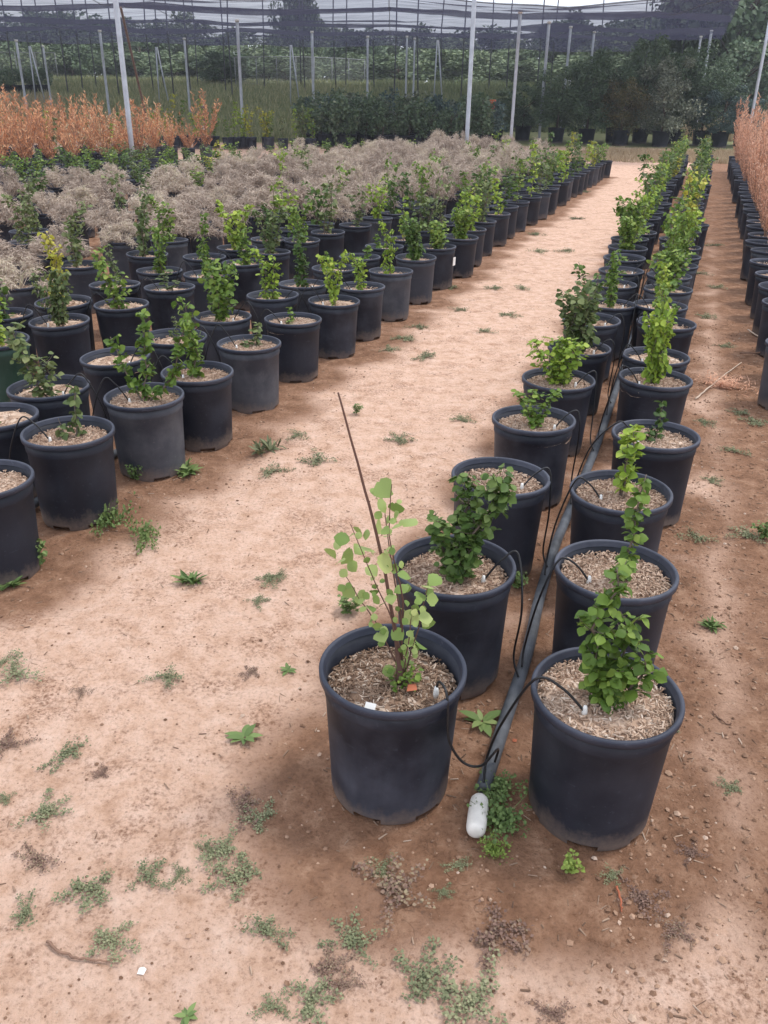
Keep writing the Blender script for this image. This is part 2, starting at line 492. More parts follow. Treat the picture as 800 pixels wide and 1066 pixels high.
M['fence'] = simple('dull_fence_pipe', (0.24, 0.25, 0.26), 0.7, 0.2)

# ------------------------------------------------------------------ layout of the rows (metres)
SPC = 0.595
def edge_x(y): return -2.46 + 0.347 * y - 0.0008 * (y - 3) * (y - 22)     # path-edge line of the left block
ROW_L = [bp(*q, 0.386) for q in [(408.5, 691), (474, 588.5), (519.7, 495), (557, 435.6), (581.6, 392.3), (602.5, 359.8), (616, 332), (635.5, 314), (638.5, 293.5), (647.5, 280), (650.5, 268), (653, 258), (656, 247.5)]]
ROW_R = [bp(*q, 0.386) for q in [(631.5, 714), (641.8, 590), (649, 507.5), (684, 451.3), (682, 392.1), (683.6, 369), (694, 335), (688, 316), (696, 299), (696.5, 285.5), (704, 275), (709, 266)]]
def extend(row, end, sp):
    row = [np.array(q) for q in row]
    a = row[-1]; e = np.array(end)
    n = int(np.hypot(*(e - a)) / sp)
    for i in range(1, n + 1):
        q = a + (e - a) * i / n + np.random.default_rng(int(abs(i * 31 + a[0] * 1000))).normal(0, 0.035, 2)
        row.append(q)
    return row
ROW_L = extend(ROW_L, (7.95, 24.6), 0.6)
ROW_R = extend(ROW_R, (8.55, 24.6), 0.6)
EDGE = [bp(*q, 0.386) for q in [(70.5, 449), (151, 409.5), (205.4, 385.4), (259.4, 355), (304.6, 330.6), (347, 311), (375.5, 297), (407, 281), (433, 267), (456, 256), (479, 246), (489, 237), (501, 229), (517, 221)]]
EDGE = [np.array(bp(-22, 498, 0.386))] + [np.array(q) for q in EDGE]
EDGE = extend(EDGE, (5.05, 21.6), 0.66)
IN2 = [bp(*q, 0.386) for q in [(-7, 431), (51.5, 402), (122, 371), (182, 350), (232, 327), (285, 308), (316, 294)]]
IN2 = extend(IN2, (4.42, 21.3), 0.62)
IN3 = [bp(*q, 0.386) for q in [(-4, 353), (62.5, 332.5), (127, 314), (177, 298), (215.5, 284), (254, 272)]]
IN3 = extend(IN3, (3.55, 21.0), 0.62)
IN4 = [bp(*q, 0.386) for q in [(3, 326), (67, 312), (120, 295)]]
IN4 = extend(IN4, (2.98, 21.0), 0.62)

# ------------------------------------------------------------------ ground sheet
def graded(lo, hi, fa, fb, step, grow):
    c = list(np.arange(fa, fb, step))
    s, p = step, fb
    up = []
    while p < hi:
        up.append(p); s = min(s * grow, 12); p += s
    up.append(hi)
    s, p = step, fa
    dn = []
    while True:
        s = min(s * grow, 12); p -= s
        if p < lo: break
        dn.append(p)
    dn.append(lo)
    return np.array(dn[::-1] + c + up)
gx = graded(-320, 320, -2.2, 2.6, 0.03, 1.035)
gy = graded(-40, 420, 0.75, 5.2, 0.028, 1.03)
GX, GY = np.meshgrid(gx, gy)
GZ = height(GX, GY)
nx_, ny_ = len(gx), len(gy)
gm = bpy.data.meshes.new('ground')
idx = np.arange(nx_ * ny_).reshape(ny_, nx_)
quads = np.stack([idx[:-1, :-1], idx[:-1, 1:], idx[1:, 1:], idx[1:, :-1]], -1).reshape(-1, 4)
gm.vertices.add(nx_ * ny_)
gm.vertices.foreach_set('co', np.stack([GX, GY, GZ], -1).ravel())
gm.loops.add(quads.size)
gm.loops.foreach_set('vertex_index', quads.ravel())
gm.polygons.add(len(quads))
gm.polygons.foreach_set('loop_start', np.arange(0, quads.size, 4))
gm.polygons.foreach_set('loop_total', np.full(len(quads), 4))
gm.polygons.foreach_set('use_smooth', np.ones(len(quads), bool))
gm.update(calc_edges=True)
def dist_rows(x, y):
    d = np.full(np.shape(x), 9.0)
    for row in (ROW_L, ROW_R, EDGE, IN2, IN3):
        for q in row:
            if q[1] > 26: continue
            d = np.minimum(d, np.hypot(x - q[0], y - q[1]))
    return d
near_mask = (np.abs(GX) < 14) & (GY > -1) & (GY < 30)
D = np.full(GX.shape, 9.0)
D[near_mask] = dist_rows(GX[near_mask], GY[near_mask])
damp = 1 - sstep(0.16, 0.62, D)
# the lane to the right of the double row is browner all over, and the aisles inside the left block stay damp
rightlane = sstep(0.05, 0.55, GX - (0.62 + 0.335 * (GY - 1.64)))
damp = np.maximum(damp, rightlane * 0.9 * sstep(0.8, 1.35, GY))
damp = np.maximum(damp, sstep(0.0, 0.35, edge_x(GY) - GX) * 0.85 * (GY < 26))
# damp halo round the first pots of the double row
damp = np.maximum(damp, 0.80 * (1 - sstep(0.25, 0.52, np.hypot((GX - 0.05) * 0.9, (GY - 1.56)))))
damp = np.maximum(damp, 0.85 * (1 - sstep(0.35, 0.62, np.hypot(GX - 0.42, GY - 1.62))))
at = gm.attributes.new('damp', 'FLOAT', 'POINT'); at.data.foreach_set('value', damp.ravel())
field = sstep(33.5, 37, GY + (fbm(GX * 0.5, GY * 0.5, 5) - 0.5) * 4)
at = gm.attributes.new('field', 'FLOAT', 'POINT'); at.data.foreach_set('value', field.ravel())
gm.materials.append(M['soil'])
go = link('ground', gm)
tag(go, kind='structure')

# ------------------------------------------------------------------ pot meshes
RT, RB, PH = 0.1725, 0.154, 0.386       # outer radius under the lip, at the foot, height
def make_pot_mesh(name, notch=True, dent=0.0, seed=0):
    seg = 64
    rr = random.Random(seed)
    prof = [(RB - 0.003, 0.0), (RB, 0.008), (RB + 0.0015, 0.02), (RB + 0.004, 0.09), (RB + 0.009, 0.2), (RT - 0.004, 0.318),
            (RT - 0.001, 0.322), (RT, 0.330), (RT + 0.0005, 0.366)]
    inner = [(RT - 0.005, 0.366), (RT - 0.0055, 0.32), (RB + 0.004, 0.2), (RB - 0.004, 0.012)]
    P = prof + inner
    V, F = [], []
    for r, z in P:
        for k in range(seg):
            t = 2 * math.pi * k / seg
            q = r * (1 + dent * math.cos(2 * t + seed) * (z / PH))
            V.append((q * math.cos(t), q * math.sin(t), z))
    notches = set()
    if notch:
        for c in range(6):
            k0 = int(seg * (c + 0.5 + 0.1 * rr.random()) / 6)
            notches |= {(k0 + j) % seg for j in range(5)}
    for i in range(len(P) - 1):
        for k in range(seg):
            if i in (0, 1) and k in notches: continue
            if i == len(P) - 2 and False: continue
            k2 = (k + 1) % seg
            F.append((i * seg + k, i * seg + k2, (i + 1) * seg + k2, (i + 1) * seg + k))
    # a floor a little above the ground
    o = (len(P) - 1) * seg
    F.append(tuple(o + k for k in range(seg)))
    m = MB(); m.add(V, F)
    return m.mesh(name, M['pot'])
def make_rim_mesh(dent=0.0, seed=0):
    seg = 64
    c = []
    for i in range(9):
        a = math.pi * i / 8
        c.append((0.0045 + 0.0065 * math.cos(a), 0.0065 * math.sin(a)))
    prof = [(RT + 0.0008, 0.365)] + [(RT + dx + 0.0005, 0.3795 + dz) for dx, dz in c] + [(RT - 0.006, 0.367)]
    prof[0] = (RT + 0.011, 0.3655)
    V, F = [], []
    prof = [(RT - 0.001, 0.3652)] + prof
    for r, z in prof:
        for k in range(seg):
            t = 2 * math.pi * k / seg
            q = r * (1 + dent * math.cos(2 * t + seed) * (z / PH))
            V.append((q * math.cos(t), q * math.sin(t), z))
    for i in range(len(prof) - 1):
        for k in range(seg):
            k2 = (k + 1) % seg
            F.append((i * seg + k, i * seg + k2, (i + 1) * seg + k2, (i + 1) * seg + k))
    m = MB(); m.add(V, F)
    return m.mesh('rim', M['rim'])
DENT = [0.0, 0.012, 0.02, 0.03]
POTS = [(make_pot_mesh('pot', True, d, i), make_rim_mesh(d, i)) for i, d in enumerate(DENT)]

# mulch: an uneven cap of chips; the disc's own facets are separate islands so the chips vary
def make_mulch(seed, nch=420, hero=False):
    g = np.random.default_rng(seed)
    m = MB()
    rad = RT - 0.006
    rings, seg = 7, 28
    V = [(0, 0, 0.004)]
    for i in range(1, rings + 1):
        for k in range(seg):
            t = 2 * math.pi * (k + 0.5 * (i % 2)) / seg
            r = rad * i / rings
            V.append((r * math.cos(t), r * math.sin(t), (g.random() - 0.5) * 0.012 + 0.012 * math.sin(3 * r / rad + seed) - 0.006 * (i == rings)))
    V = np.array(V)
    F = [(0, 1 + k, 1 + (k + 1) % seg) for k in range(seg)]
    for i in range(1, rings):
        a, b = 1 + (i - 1) * seg, 1 + i * seg
        for k in range(seg):
            F.append((a + k, b + k, b + (k + 1) % seg, a + (k + 1) % seg))
    for q in F: m.add(V[list(q)], [tuple(range(len(q)))])
    n = nch
    r = rad * 0.97 * np.sqrt(g.random(n)); t = g.random(n) * 6.283
    pos = np.stack([r * np.cos(t), r * np.sin(t), 0.004 + g.random(n) * 0.014], -1)
    d = np.stack([g.normal(size=n), g.normal(size=n), g.normal(size=n) * 0.28], -1)
    up = np.stack([g.normal(size=n) * 0.4, g.normal(size=n) * 0.4, np.ones(n)], -1)
    Fm = frames_from(d, up, np.ones(n))
    ln = g.uniform(0.005, 0.021, n) * (1.0 if nch > 1000 else 1.3); wd = g.uniform(0.0012, 0.0045, n)
    Fm[:, :, 0] *= wd[:, None]; Fm[:, :, 1] *= ln[:, None]; Fm[:, :, 2] *= 0.003
    tv = np.array([(-.5, -.5, 0), (.5, -.5, 0), (.4, .5, 0), (-.4, .5, 0), (-.3, -.45, 1), (.3, -.45, 1), (.3, .4, 1), (-.3, .4, 1)])
    tf = [(4, 5, 6, 7), (0, 1, 5, 4), (1, 2, 6, 5), (2, 3, 7, 6), (3, 0, 4, 7)]
    m.scatter(tv, tf, pos, Fm)
    return m.mesh('potting_mulch', M['mulch'], smooth=False)
MULCH_HERO = [make_mulch(i, 2600) for i in range(3)]
MULCH = [make_mulch(10 + i, 260) for i in range(3)]

# ------------------------------------------------------------------ leaves and shrubs
def leaf_template(fold=0.18, droop=0.15, wide=0.5, cord=True):
    # y 0..1 along the midrib, x +-wide
    ys = [0.0, 0.16, 0.45, 0.75, 1.0]
    ws = [0.10 if cord else 0.02, 0.36, 0.5, 0.33, 0.0]
    V, F = [], []
    for y, w_ in zip(ys, ws):
        ww = w_ * wide * 2
        z0 = -droop * y * y
        y2 = y - (0.06 if (cord and y == 0) else 0)
        V += [(-ww, y2 - 0.02, z0 + fold * ww), (0, y, z0), (ww, y2 - 0.02, z0 + fold * ww)]
    for i in range(4):
        a, b = i * 3, (i + 1) * 3
        F += [(a, a + 1, b + 1, b), (a + 1, a + 2, b + 2, b + 1)]
    return np.array(V), F
LT = [leaf_template(0.25, 0.2), leaf_template(-0.2, 0.35), leaf_template(0.4, -0.05, 0.45)]
LT_LOW = (np.array([(0, 0, 0), (-0.42, 0.4, 0.08), (0, 1.0, -0.12), (0.42, 0.4, 0.08)]), [(0, 3, 2, 1)])
LT_NARROW = leaf_template(0.2, 0.25, 0.22, False)

def shoot_path(base, lean, h, curve, g, n=9):
    t = np.linspace(0, 1, n)
    wob = np.cumsum(g.normal(0, 0.012, (n, 2)), 0) * h / 0.35
    wob -= wob[0]
    ang = g.random() * 6.28
    x = base[0] + lean[0] * h * t + curve * h * np.sin(t * math.pi) * math.cos(ang) + wob[:, 0]
    y = base[1] + lean[1] * h * t + curve * h * np.sin(t * math.pi) * math.sin(ang) + wob[:, 1]
    return np.stack([x, y, base[2] + h * t], -1)
def leaves_on(mb, path, g, n, size, rad, start=0.15, low=False, droop=0.3, top_bias=1.0):
    t = start + (1 - start) * g.random(n) ** top_bias
    seg = t * (len(path) - 1)
    i = np.minimum(seg.astype(int), len(path) - 2)
    fr = (seg - i)[:, None]
    p = path[i] * (1 - fr) + path[i + 1] * fr
    a = np.arange(n) * 2.4 + g.random(n) * 1.3
    out = np.stack([np.cos(a), np.sin(a), g.normal(0.15 - droop, 0.45, n)], -1)
    taper = (0.55 + 0.45 * np.sin(np.clip((t - start) / (1 - start), 0, 1) * math.pi * 0.8 + 0.35))
    rr = rad * g.random(n) ** 0.7 * taper
    p = p + np.stack([np.cos(a) * rr, np.sin(a) * rr, g.normal(0, 0.4, n) * rr], -1)
    up = np.stack([g.normal(0, 0.55, n), g.normal(0, 0.55, n), np.ones(n)], -1) + out * 0.35
    s = size * g.uniform(0.55, 1.15, n) * np.where(t > 0.9, 0.75, 1)
    Fm = frames_from(out, up, s)
    if low:
        mb.scatter(*LT_LOW, p, Fm)
    else:
        k = g.integers(0, 3, n)
        for j in range(3):
            q = k == j
            mb.scatter(LT[j][0], LT[j][1], p[q], Fm[q])
    return p
def build_shrub(seed, shoots, leaf=0.032, low=False, droop=0.3):
    """shoots: list of dicts h, lean, n, rad, base, curve, start"""
    g = np.random.default_rng(seed)
    st, lf = MB(), MB()
    for s in shoots:
        h = s.get('h', 0.3)
        b0 = s.get('base', (g.normal(0, 0.012), g.normal(0, 0.012), 0))
        path = shoot_path((b0[0], b0[1], b0[2] - 0.02), s.get('lean', (0, 0)), h, s.get('curve', 0.06), g)
        st.tube(path, np.linspace(s.get('r', 0.005), 0.0014, len(path)), 5)
        n = s.get('n', 80)
        rad = s.get('rad', 0.05)
        # short side twigs carrying most of the leaves
        n = int(n * 1.5)
        tw = max(3, int(n / 10))
        per = int(n * 0.7 / tw)
        for k in range(tw):
            t = s.get('start', 0.12) + (1 - s.get('start', 0.12)) * (k + g.random()) / tw
            j = min(int(t * (len(path) - 1)), len(path) - 2)
            f = t * (len(path) - 1) - j
            p0 = path[j] * (1 - f) + path[j + 1] * f
            a = k * 2.4 + g.random()
            ln = rad * g.uniform(0.35, 1.15) * (0.6 + 0.5 * math.sin(t * 2.6))
            p1 = p0 + np.array([math.cos(a) * ln, math.sin(a) * ln, ln * g.uniform(0.1, 1.1)])
            tp = np.array([p0, (p0 + p1) / 2 + np.array([0, 0, -0.1 * ln]), p1])
            st.tube(tp, [0.0016, 0.0012, 0.0008], 3, False)
            leaves_on(lf, tp, g, per, leaf, rad * 0.28, 0.25, low, droop)
        leaves_on(lf, path, g, int(n * 0.3), leaf, rad * 0.5, s.get('start', 0.12), low, droop)
    return st.mesh('stem', M['bark']), lf.mesh('foliage', M['leaf_mid'])

SH = {}
def variant(name, seed, shoots, **kw):
    SH[name] = build_shrub(seed, shoots, **kw)
variant('column', 1, [dict(h=.36, n=130, rad=.055, lean=(.05, 0)), dict(h=.22, n=60, rad=.05, lean=(-.15, .05))])
variant('lean', 2, [dict(h=.33, n=120, rad=.055, lean=(.30, .05)), dict(h=.2, n=60, rad=.05, lean=(.05, -.1))])
variant('vee', 3, [dict(h=.32, n=90, rad=.045, lean=(-.30, .05)), dict(h=.34, n=90, rad=.042, lean=(.40, 0)), dict(h=.30, n=80, rad=.045, lean=(.03, .1))])
variant('bush', 4, [dict(h=.30, n=110, rad=.07, lean=(a * .35, b * .35)) for a, b in ((1, 0), (-.9, .4), (0, -1), (.1, .8))])
variant('tall', 5, [dict(h=.50, n=150, rad=.05, lean=(.06, .02), start=.1), dict(h=.3, n=60, rad=.045, lean=(-.1, -.1))])
variant('sprig', 6, [dict(h=.17, n=34, rad=.03, lean=(.15, 0)), dict(h=.09, n=14, rad=.025, lean=(-.3, .1))])
variant('sparse', 7, [dict(h=.36, n=44, rad=.035, lean=(.12, 0), start=.3), dict(h=.24, n=26, rad=.03, lean=(-.25, 0), start=.3)])
variant('twin', 8, [dict(h=.40, n=90, rad=.045, lean=(-.14, 0)), dict(h=.33, n=80, rad=.045, lean=(.2, .08))])
variant('broad', 9, [dict(h=.36, n=100, rad=.07, lean=(a * .28, b * .28)) for a, b in ((1, .2), (-.8, .5), (-.2, -1), (.3, .8), (0, 0))], leaf=.042)
variant('tuft', 12, [dict(h=.10, n=24, rad=.03, lean=(.1, 0)), dict(h=.08, n=16, rad=.03, lean=(-.4, .1))])
# lighter copies of the same shapes for far pots
for k, sh in (('far_column', [dict(h=.38, n=70, rad=.055)]), ('far_bush', [dict(h=.34, n=46, rad=.07, lean=(a * .3, b * .3)) for a, b in ((1, 0), (-.6, .7), (-.4, -.8))]),
              ('far_tall', [dict(h=.52, n=80, rad=.055, lean=(.08, 0))]), ('far_twin', [dict(h=.42, n=45, rad=.05, lean=(-.15, .1)), dict(h=.36, n=45, rad=.05, lean=(.2, 0))]),
              ('far_sprig', [dict(h=.2, n=28, rad=.04)])):
    variant(k, hash(k) % 1000 if False else len(SH) + 40, sh, leaf=.048, low=True)

DESC = {'column': 'upright leafy', 'lean': 'leaning leafy', 'vee': 'open branching', 'bush': 'bushy', 'tall': 'tall upright', 'sprig': 'small sparse',
        'sparse': 'thin leggy', 'twin': 'two-stemmed', 'broad': 'broad bushy', 'tuft': 'tiny', 'far_column': 'upright', 'far_bush': 'bushy', 'far_tall': 'tall narrow',
        'far_twin': 'two-stemmed', 'far_sprig': 'small', 'none': 'bare'}
COLR = {'dark': 'dark green', 'mid': 'green', 'lime': 'lime green', 'yellow': 'yellow-green', 'olive': 'olive green', 'pale': 'pale green'}
ONES = 'zeroth first second third fourth fifth sixth seventh eighth ninth tenth eleventh twelfth thirteenth fourteenth fifteenth sixteenth seventeenth eighteenth nineteenth'.split()
def ordinal(n):
    if n < 20: return ONES[n]
    t = ['twent', 'thirt', 'fort', 'fift'][n // 10 - 2]
    return t + 'ieth' if n % 10 == 0 else t + 'y-' + ONES[n % 10]

def potted(name, x, y, label, cat, group, stem=None, foliage=None, leafmat=None, stemmat=None, rz=0.0, hs=1.0, ws=1.0,
           potmat=None, hero=False, fill=0.335, mulchmat=None, tilt=0.0):
    g = np.random.default_rng(int(abs(x * 7919 + y * 104729)) % 100000)
    z = float(height(x, y)) if y > 30 else -0.002
    o = empty(name, (x, y, z), 0)
    i = int(g.integers(0, 4)) if not hero else 0
    pm, rm = POTS[i]
    s = float(g.uniform(0.985, 1.02))
    a = float(g.random() * 6.28)
    tx, ty = (float(q) for q in g.normal(0, 0.012, 2))
    p = link('pot', pm, o, rot=(tx, ty, a), scale=(s, s, s * float(g.uniform(.985, 1.015))), mat=potmat or (M['pot_grey'] if g.random() < 0.22 and not hero else M['pot']))
    link('rim', rm, p)
    ml = link('potting_mulch', (MULCH_HERO if hero else MULCH)[int(g.integers(0, 3))], o, loc=(0, 0, fill), rot=(tx, ty, float(g.random() * 6.28)), mat=mulchmat or M['mulch'])
    if stem is not None:
        link('stem', stem, o, loc=(0, 0, fill), rot=(0, 0, rz), scale=(ws, ws, hs), mat=stemmat)
    if foliage is not None:
        link('foliage', foliage, o, loc=(0, 0, fill), rot=(0, 0, rz), scale=(ws, ws, hs), mat=leafmat)
    tag(o, label, cat, group)
    return o

used_labels = set()
def green(rowname, i, q, spec=None, far=None):
    """spec = (variant, leaf, rz, hs, ws, extra)"""
    x, y = float(q[0]), float(q[1])
    g = np.random.default_rng(int(1000 * abs(x) + 77 * y * 13) % 99991)
    if far is None: far = y > 9.0
    if spec is None:
        if far:
            v = ['far_column', 'far_bush', 'far_tall', 'far_twin', 'far_sprig'][int(g.choice(5, p=[.28, .27, .17, .22, .06]))]
        else:
            v = ['column', 'lean', 'vee', 'bush', 'twin', 'sprig', 'sparse', 'tall', 'tuft'][int(g.choice(9, p=[.2, .14, .12, .1, .16, .1, .08, .05, .05]))]
        lf = ['dark', 'mid', 'lime', 'yellow', 'olive'][int(g.choice(5, p=[.24, .36, .16, .06, .18]))]
        k_ = 1.28 if far else 1.12
        spec = (v, lf, float(g.random() * 6.28), float(g.uniform(.85, 1.3)) * k_, float(g.uniform(.8, 1.1)) * k_, {})
    v, lf, rz, hs, ws, ex = spec
    what = f"{DESC[v]} {COLR[lf]} shrub" if v != 'none' else 'mulched pot'
    label = ex.get('label') or f"{what.replace(' shrub', ' potted shrub')}, {ordinal(i + 1)} from front, {rowname}"
    st, fo = SH[v] if v != 'none' else (None, None)
    kw = {k: w_ for k, w_ in ex.items() if k != 'label'}
    return potted('potted_shrub', x, y, label, 'potted shrub', 'green shrubs in black nursery pots', st, fo, M['leaf_' + lf], None, rz, hs, ws, **kw)

H_ = dict(hero=True)
def lab(s, **k): return dict(label=s, **k)
# custom near shrubs
def hero_shrub(name, seed, shoots, **kw): variant(name, seed, shoots, **kw)
hero_shrub('hero_right', 21, [dict(h=.38, n=120, rad=.036, lean=(-.05, .0), r=.006), dict(h=.27, n=100, rad=.042, lean=(.06, .1)), dict(h=.20, n=60, rad=.04, lean=(-.30, -.05)), dict(h=.20, n=56, rad=.042, lean=(.20, -.1)), dict(h=.15, n=40, rad=.04, lean=(.05, -.3))], leaf=.030, droop=.5)
hero_shrub('hero_dark', 22, [dict(h=.37, n=260, rad=.05, lean=(.20, .0), r=.006, curve=.02), dict(h=.33, n=170, rad=.05, lean=(.10, .10), curve=.02), dict(h=.24, n=90, rad=.042, lean=(-.10, -.05), curve=.02), dict(h=.16, n=60, rad=.045, lean=(.3, -.2))], leaf=.029, droop=.35)
hero_shrub('hero_thin', 23, [dict(h=.38, n=64, rad=.028, lean=(.08, .0), start=.12), dict(h=.12, n=20, rad=.03, lean=(.2, -.2))], leaf=.033, droop=.5)
hero_shrub('hero_thin_two', 24, [dict(h=.34, n=60, rad=.036, lean=(-.12, .0), start=.2), dict(h=.30, n=40, rad=.035, lean=(.1, .1), start=.2)], leaf=.040)
hero_shrub('hero_vee', 25, [dict(h=.36, n=110, rad=.035, lean=(-.12, .0), start=.1), dict(h=.33, n=90, rad=.03, lean=(.75, .05), start=.15, curve=.1), dict(h=.27, n=60, rad=.03, lean=(-.65, .0), start=.2)], leaf=.032)
for k, d in (('hero_right', 'dense upright'), ('hero_dark', 'dense leaning'), ('hero_thin', 'narrow upright'), ('hero_thin_two', 'thin'), ('hero_vee', 'wide-branching')): DESC[k] = d

LN = "double row's left line"
RN = "double row's right line"
spec_R = {
    0: ('hero_right', 'mid', 0.0, 1.0, 1.0, lab('dense green shrub in the largest black pot beside the white pipe cap', hero=True)),
    1: ('hero_thin', 'mid', 0.0, 1.0, 1.0, lab('narrow single-stemmed green shrub in black pot directly behind the right front pot', hero=True)),
    2: ('hero_thin_two', 'lime', 0.2, 0.9, .9, lab('thin shrub with bright green top leaves, third pot in right line of double row', hero=True)),
    3: ('sprig', 'dark', 0.3, 1.15, .9, lab('small dark sprig in black pot set furthest right in the double row', hero=True)),
    4: ('broad', 'lime', 0.0, 1.05, .62, lab('bright lime shrub with big leaves in black pot, right line of double row', hero=True)),
    5: ('column', 'mid', 1.0, 1.2, .8, {}),
    6: ('sparse', 'mid', 2.0, 0.9, 1.0, {}),
    7: ('column', 'lime', 3.0, .95, .8, {}),
    8: ('bush', 'mid', 1.0, 1.1, 1.15, {}),
}
spec_L = {
    1: ('hero_dark', 'dark', 0.0, 1.0, 1.0, lab('dense dark shrub leaning right in black pot behind the tall bare stick', hero=True)),
    2: ('tuft', 'dark', 1.0, 0.6, 0.6, lab('black pot of pale mulch with almost no plant, third in left line', hero=True)),
    3: ('vee', 'mid', 0.1, .58, .75, lab('low two-shoot green shrub in black pot, fourth in left line of double row', hero=True)),
    4: ('bush', 'lime', 0.4, .85, .95, lab('lime shrub leaning left over its black pot, fifth in left line', hero=True)),
    5: ('broad', 'olive', 0.0, 1.0, .95, {}),
    6: ('twin', 'dark', 0.0, 1.05, 1.05, {}),
    7: ('column', 'mid', 0.5, 1.1, .9, {}),
    8: ('sprig', 'mid', 0.5, 1.0, 1.0, {}),
    9: ('sprig', 'mid', 2.5, .9, 1.0, {}),
    10: ('tuft', 'mid', 2.5, .9, 1.0, {}),
    11: ('bush', 'mid', 2.5, 1.15, 1.1, {}),
    12: ('broad', 'mid', 1.5, 1.15, 1.0, {}),
}
for i, q in enumerate(ROW_R): green(RN, i, q, spec_R.get(i))
for i, q in enumerate(ROW_L):
    if i: green(LN, i, q, spec_L.get(i))

# --- the front left pot with its tall bare stick and round pale leaves
def stick_plant():
    x0, y0 = ROW_L[0]
    fill = 0.312
    o = potted('potted_shrub', float(x0), float(y0), 'sparse round-leaved shrub with a tall bare leaning stick in front left pot', 'potted shrub',
               'green shrubs in black nursery pots', hero=True, fill=fill, mulchmat=M['mulch_dark'])
    g = np.random.default_rng(5)
    org = np.array([x0, y0, -0.002])
    Y = float(y0)
    def path(px, dy):
        n = len(px)
        return np.array([bpy_(p[0], p[1], Y + dy * i / max(1, n - 1)) for i, p in enumerate(px)]) - org
    def smooth(P, n=14):
        t = np.linspace(0, len(P) - 1, n); k = np.arange(len(P))
        return np.stack([np.interp(t, k, P[:, j]) for j in range(3)], -1) + np.cumsum(g.normal(0, .0007, (n, 3)), 0)
    m = MB(); m.tube(smooth(path([(417, 705), (411, 650), (401, 590), (388, 530), (373, 470), (355, 407)], -0.02), 22), np.linspace(.0052, .0021, 22), 7)
    link('bare_stick', m.mesh('bare_stick', M['bark_red']), o)
    m = MB()
    twigs = []
    for px, dy, r in (([(419, 705), (418, 640), (409, 585), (401, 520)], .05, .0034), ([(417, 700), (406, 640), (386, 600), (362, 546)], -.03, .0025),
                      ([(415, 695), (394, 650), (375, 622), (360, 597)], .03, .0022), ([(422, 700), (437, 650), (446, 600)], .04, .0024),
                      ([(418, 690), (420, 620), (405, 560), (408, 505)], -.05, .0026), ([(420, 702), (428, 660), (431, 632)], -.06, .0022)):
        P = smooth(path(px, dy)); twigs.append(P)
        m.tube(P, np.linspace(r, .0009, len(P)), 5)
    # woody stump at the base
    m.tube(smooth(path([(417, 712), (416, 690), (414, 668)], 0), 6), np.linspace(.011, .006, 6), 8)
    link('stem', m.mesh('stem', M['bark_red']), o)
    lf = MB()
    Z = lambda a, b: (300 + a / 2.05, 380 + b / 2.05)
    spots = [(205, 265), (230, 310), (195, 345), (170, 388), (125, 410), (115, 370), (210, 425), (240, 475), (262, 540), (235, 575), (200, 580), (258, 330),
             (92, 402), (104, 384), (150, 356), (300, 470), (312, 460), (290, 525), (300, 555), (165, 362), (180, 440), (186, 268), (215, 392), (285, 490), (310, 500),
             (140, 430), (128, 485), (160, 490), (178, 520), (190, 555), (150, 395), (205, 300), (232, 345), (218, 268), (250, 450), (230, 530), (270, 600), (255, 612),
             (285, 600), (215, 655), (240, 640), (205, 670), (225, 685), (260, 630), (296, 540), (120, 445), (110, 420), (190, 500), (220, 500)]
    pos, sz = [], []
    for k, (a, b) in enumerate(spots):
        p = bpy_(*Z(a, b), Y + g.normal(0, .03)) - org
        pos.append(p); sz.append(g.uniform(.034, .050) if k < 12 else g.uniform(.022, .036))
    for P in twigs:
        for k in range(13):
            i = int(g.integers(3, len(P)))
            pos.append(P[i] + g.normal(0, .012, 3)); sz.append(g.uniform(.012, .024))
    pos, sz = np.array(pos), np.array(sz)
    n = len(pos)
    out = np.stack([g.normal(0, .8, n), g.normal(-.35, .6, n), g.normal(-.45, .45, n)], -1)
    up = np.stack([g.normal(0, .5, n), -np.ones(n) * .5 + g.normal(0, .5, n), np.ones(n) * .8], -1)
    Fm = frames_from(out, up, sz)
    pos = pos - Fm[:, :, 1] * 0.5
    tmpl = [leaf_template(.2, .15, .56), leaf_template(-.15, .25, .54)]
    for j in range(2): lf.scatter(tmpl[j][0], tmpl[j][1], pos[j::2], Fm[j::2])
    link('foliage', lf.mesh('foliage', M['leaf_pale']), o)
    # a little low green growth at the base
    lo = MB(); P = np.array([[.03, .0, fill], [.035, .0, fill + .06]])
    lo.tube(P, .0015, 4)
    leaves_on(lo, P, g, 90, .016, .045, 0, False, .1)
    link('basal_shoots', lo.mesh('basal_shoots', M['leaf_mid']), o)
stick_plant()

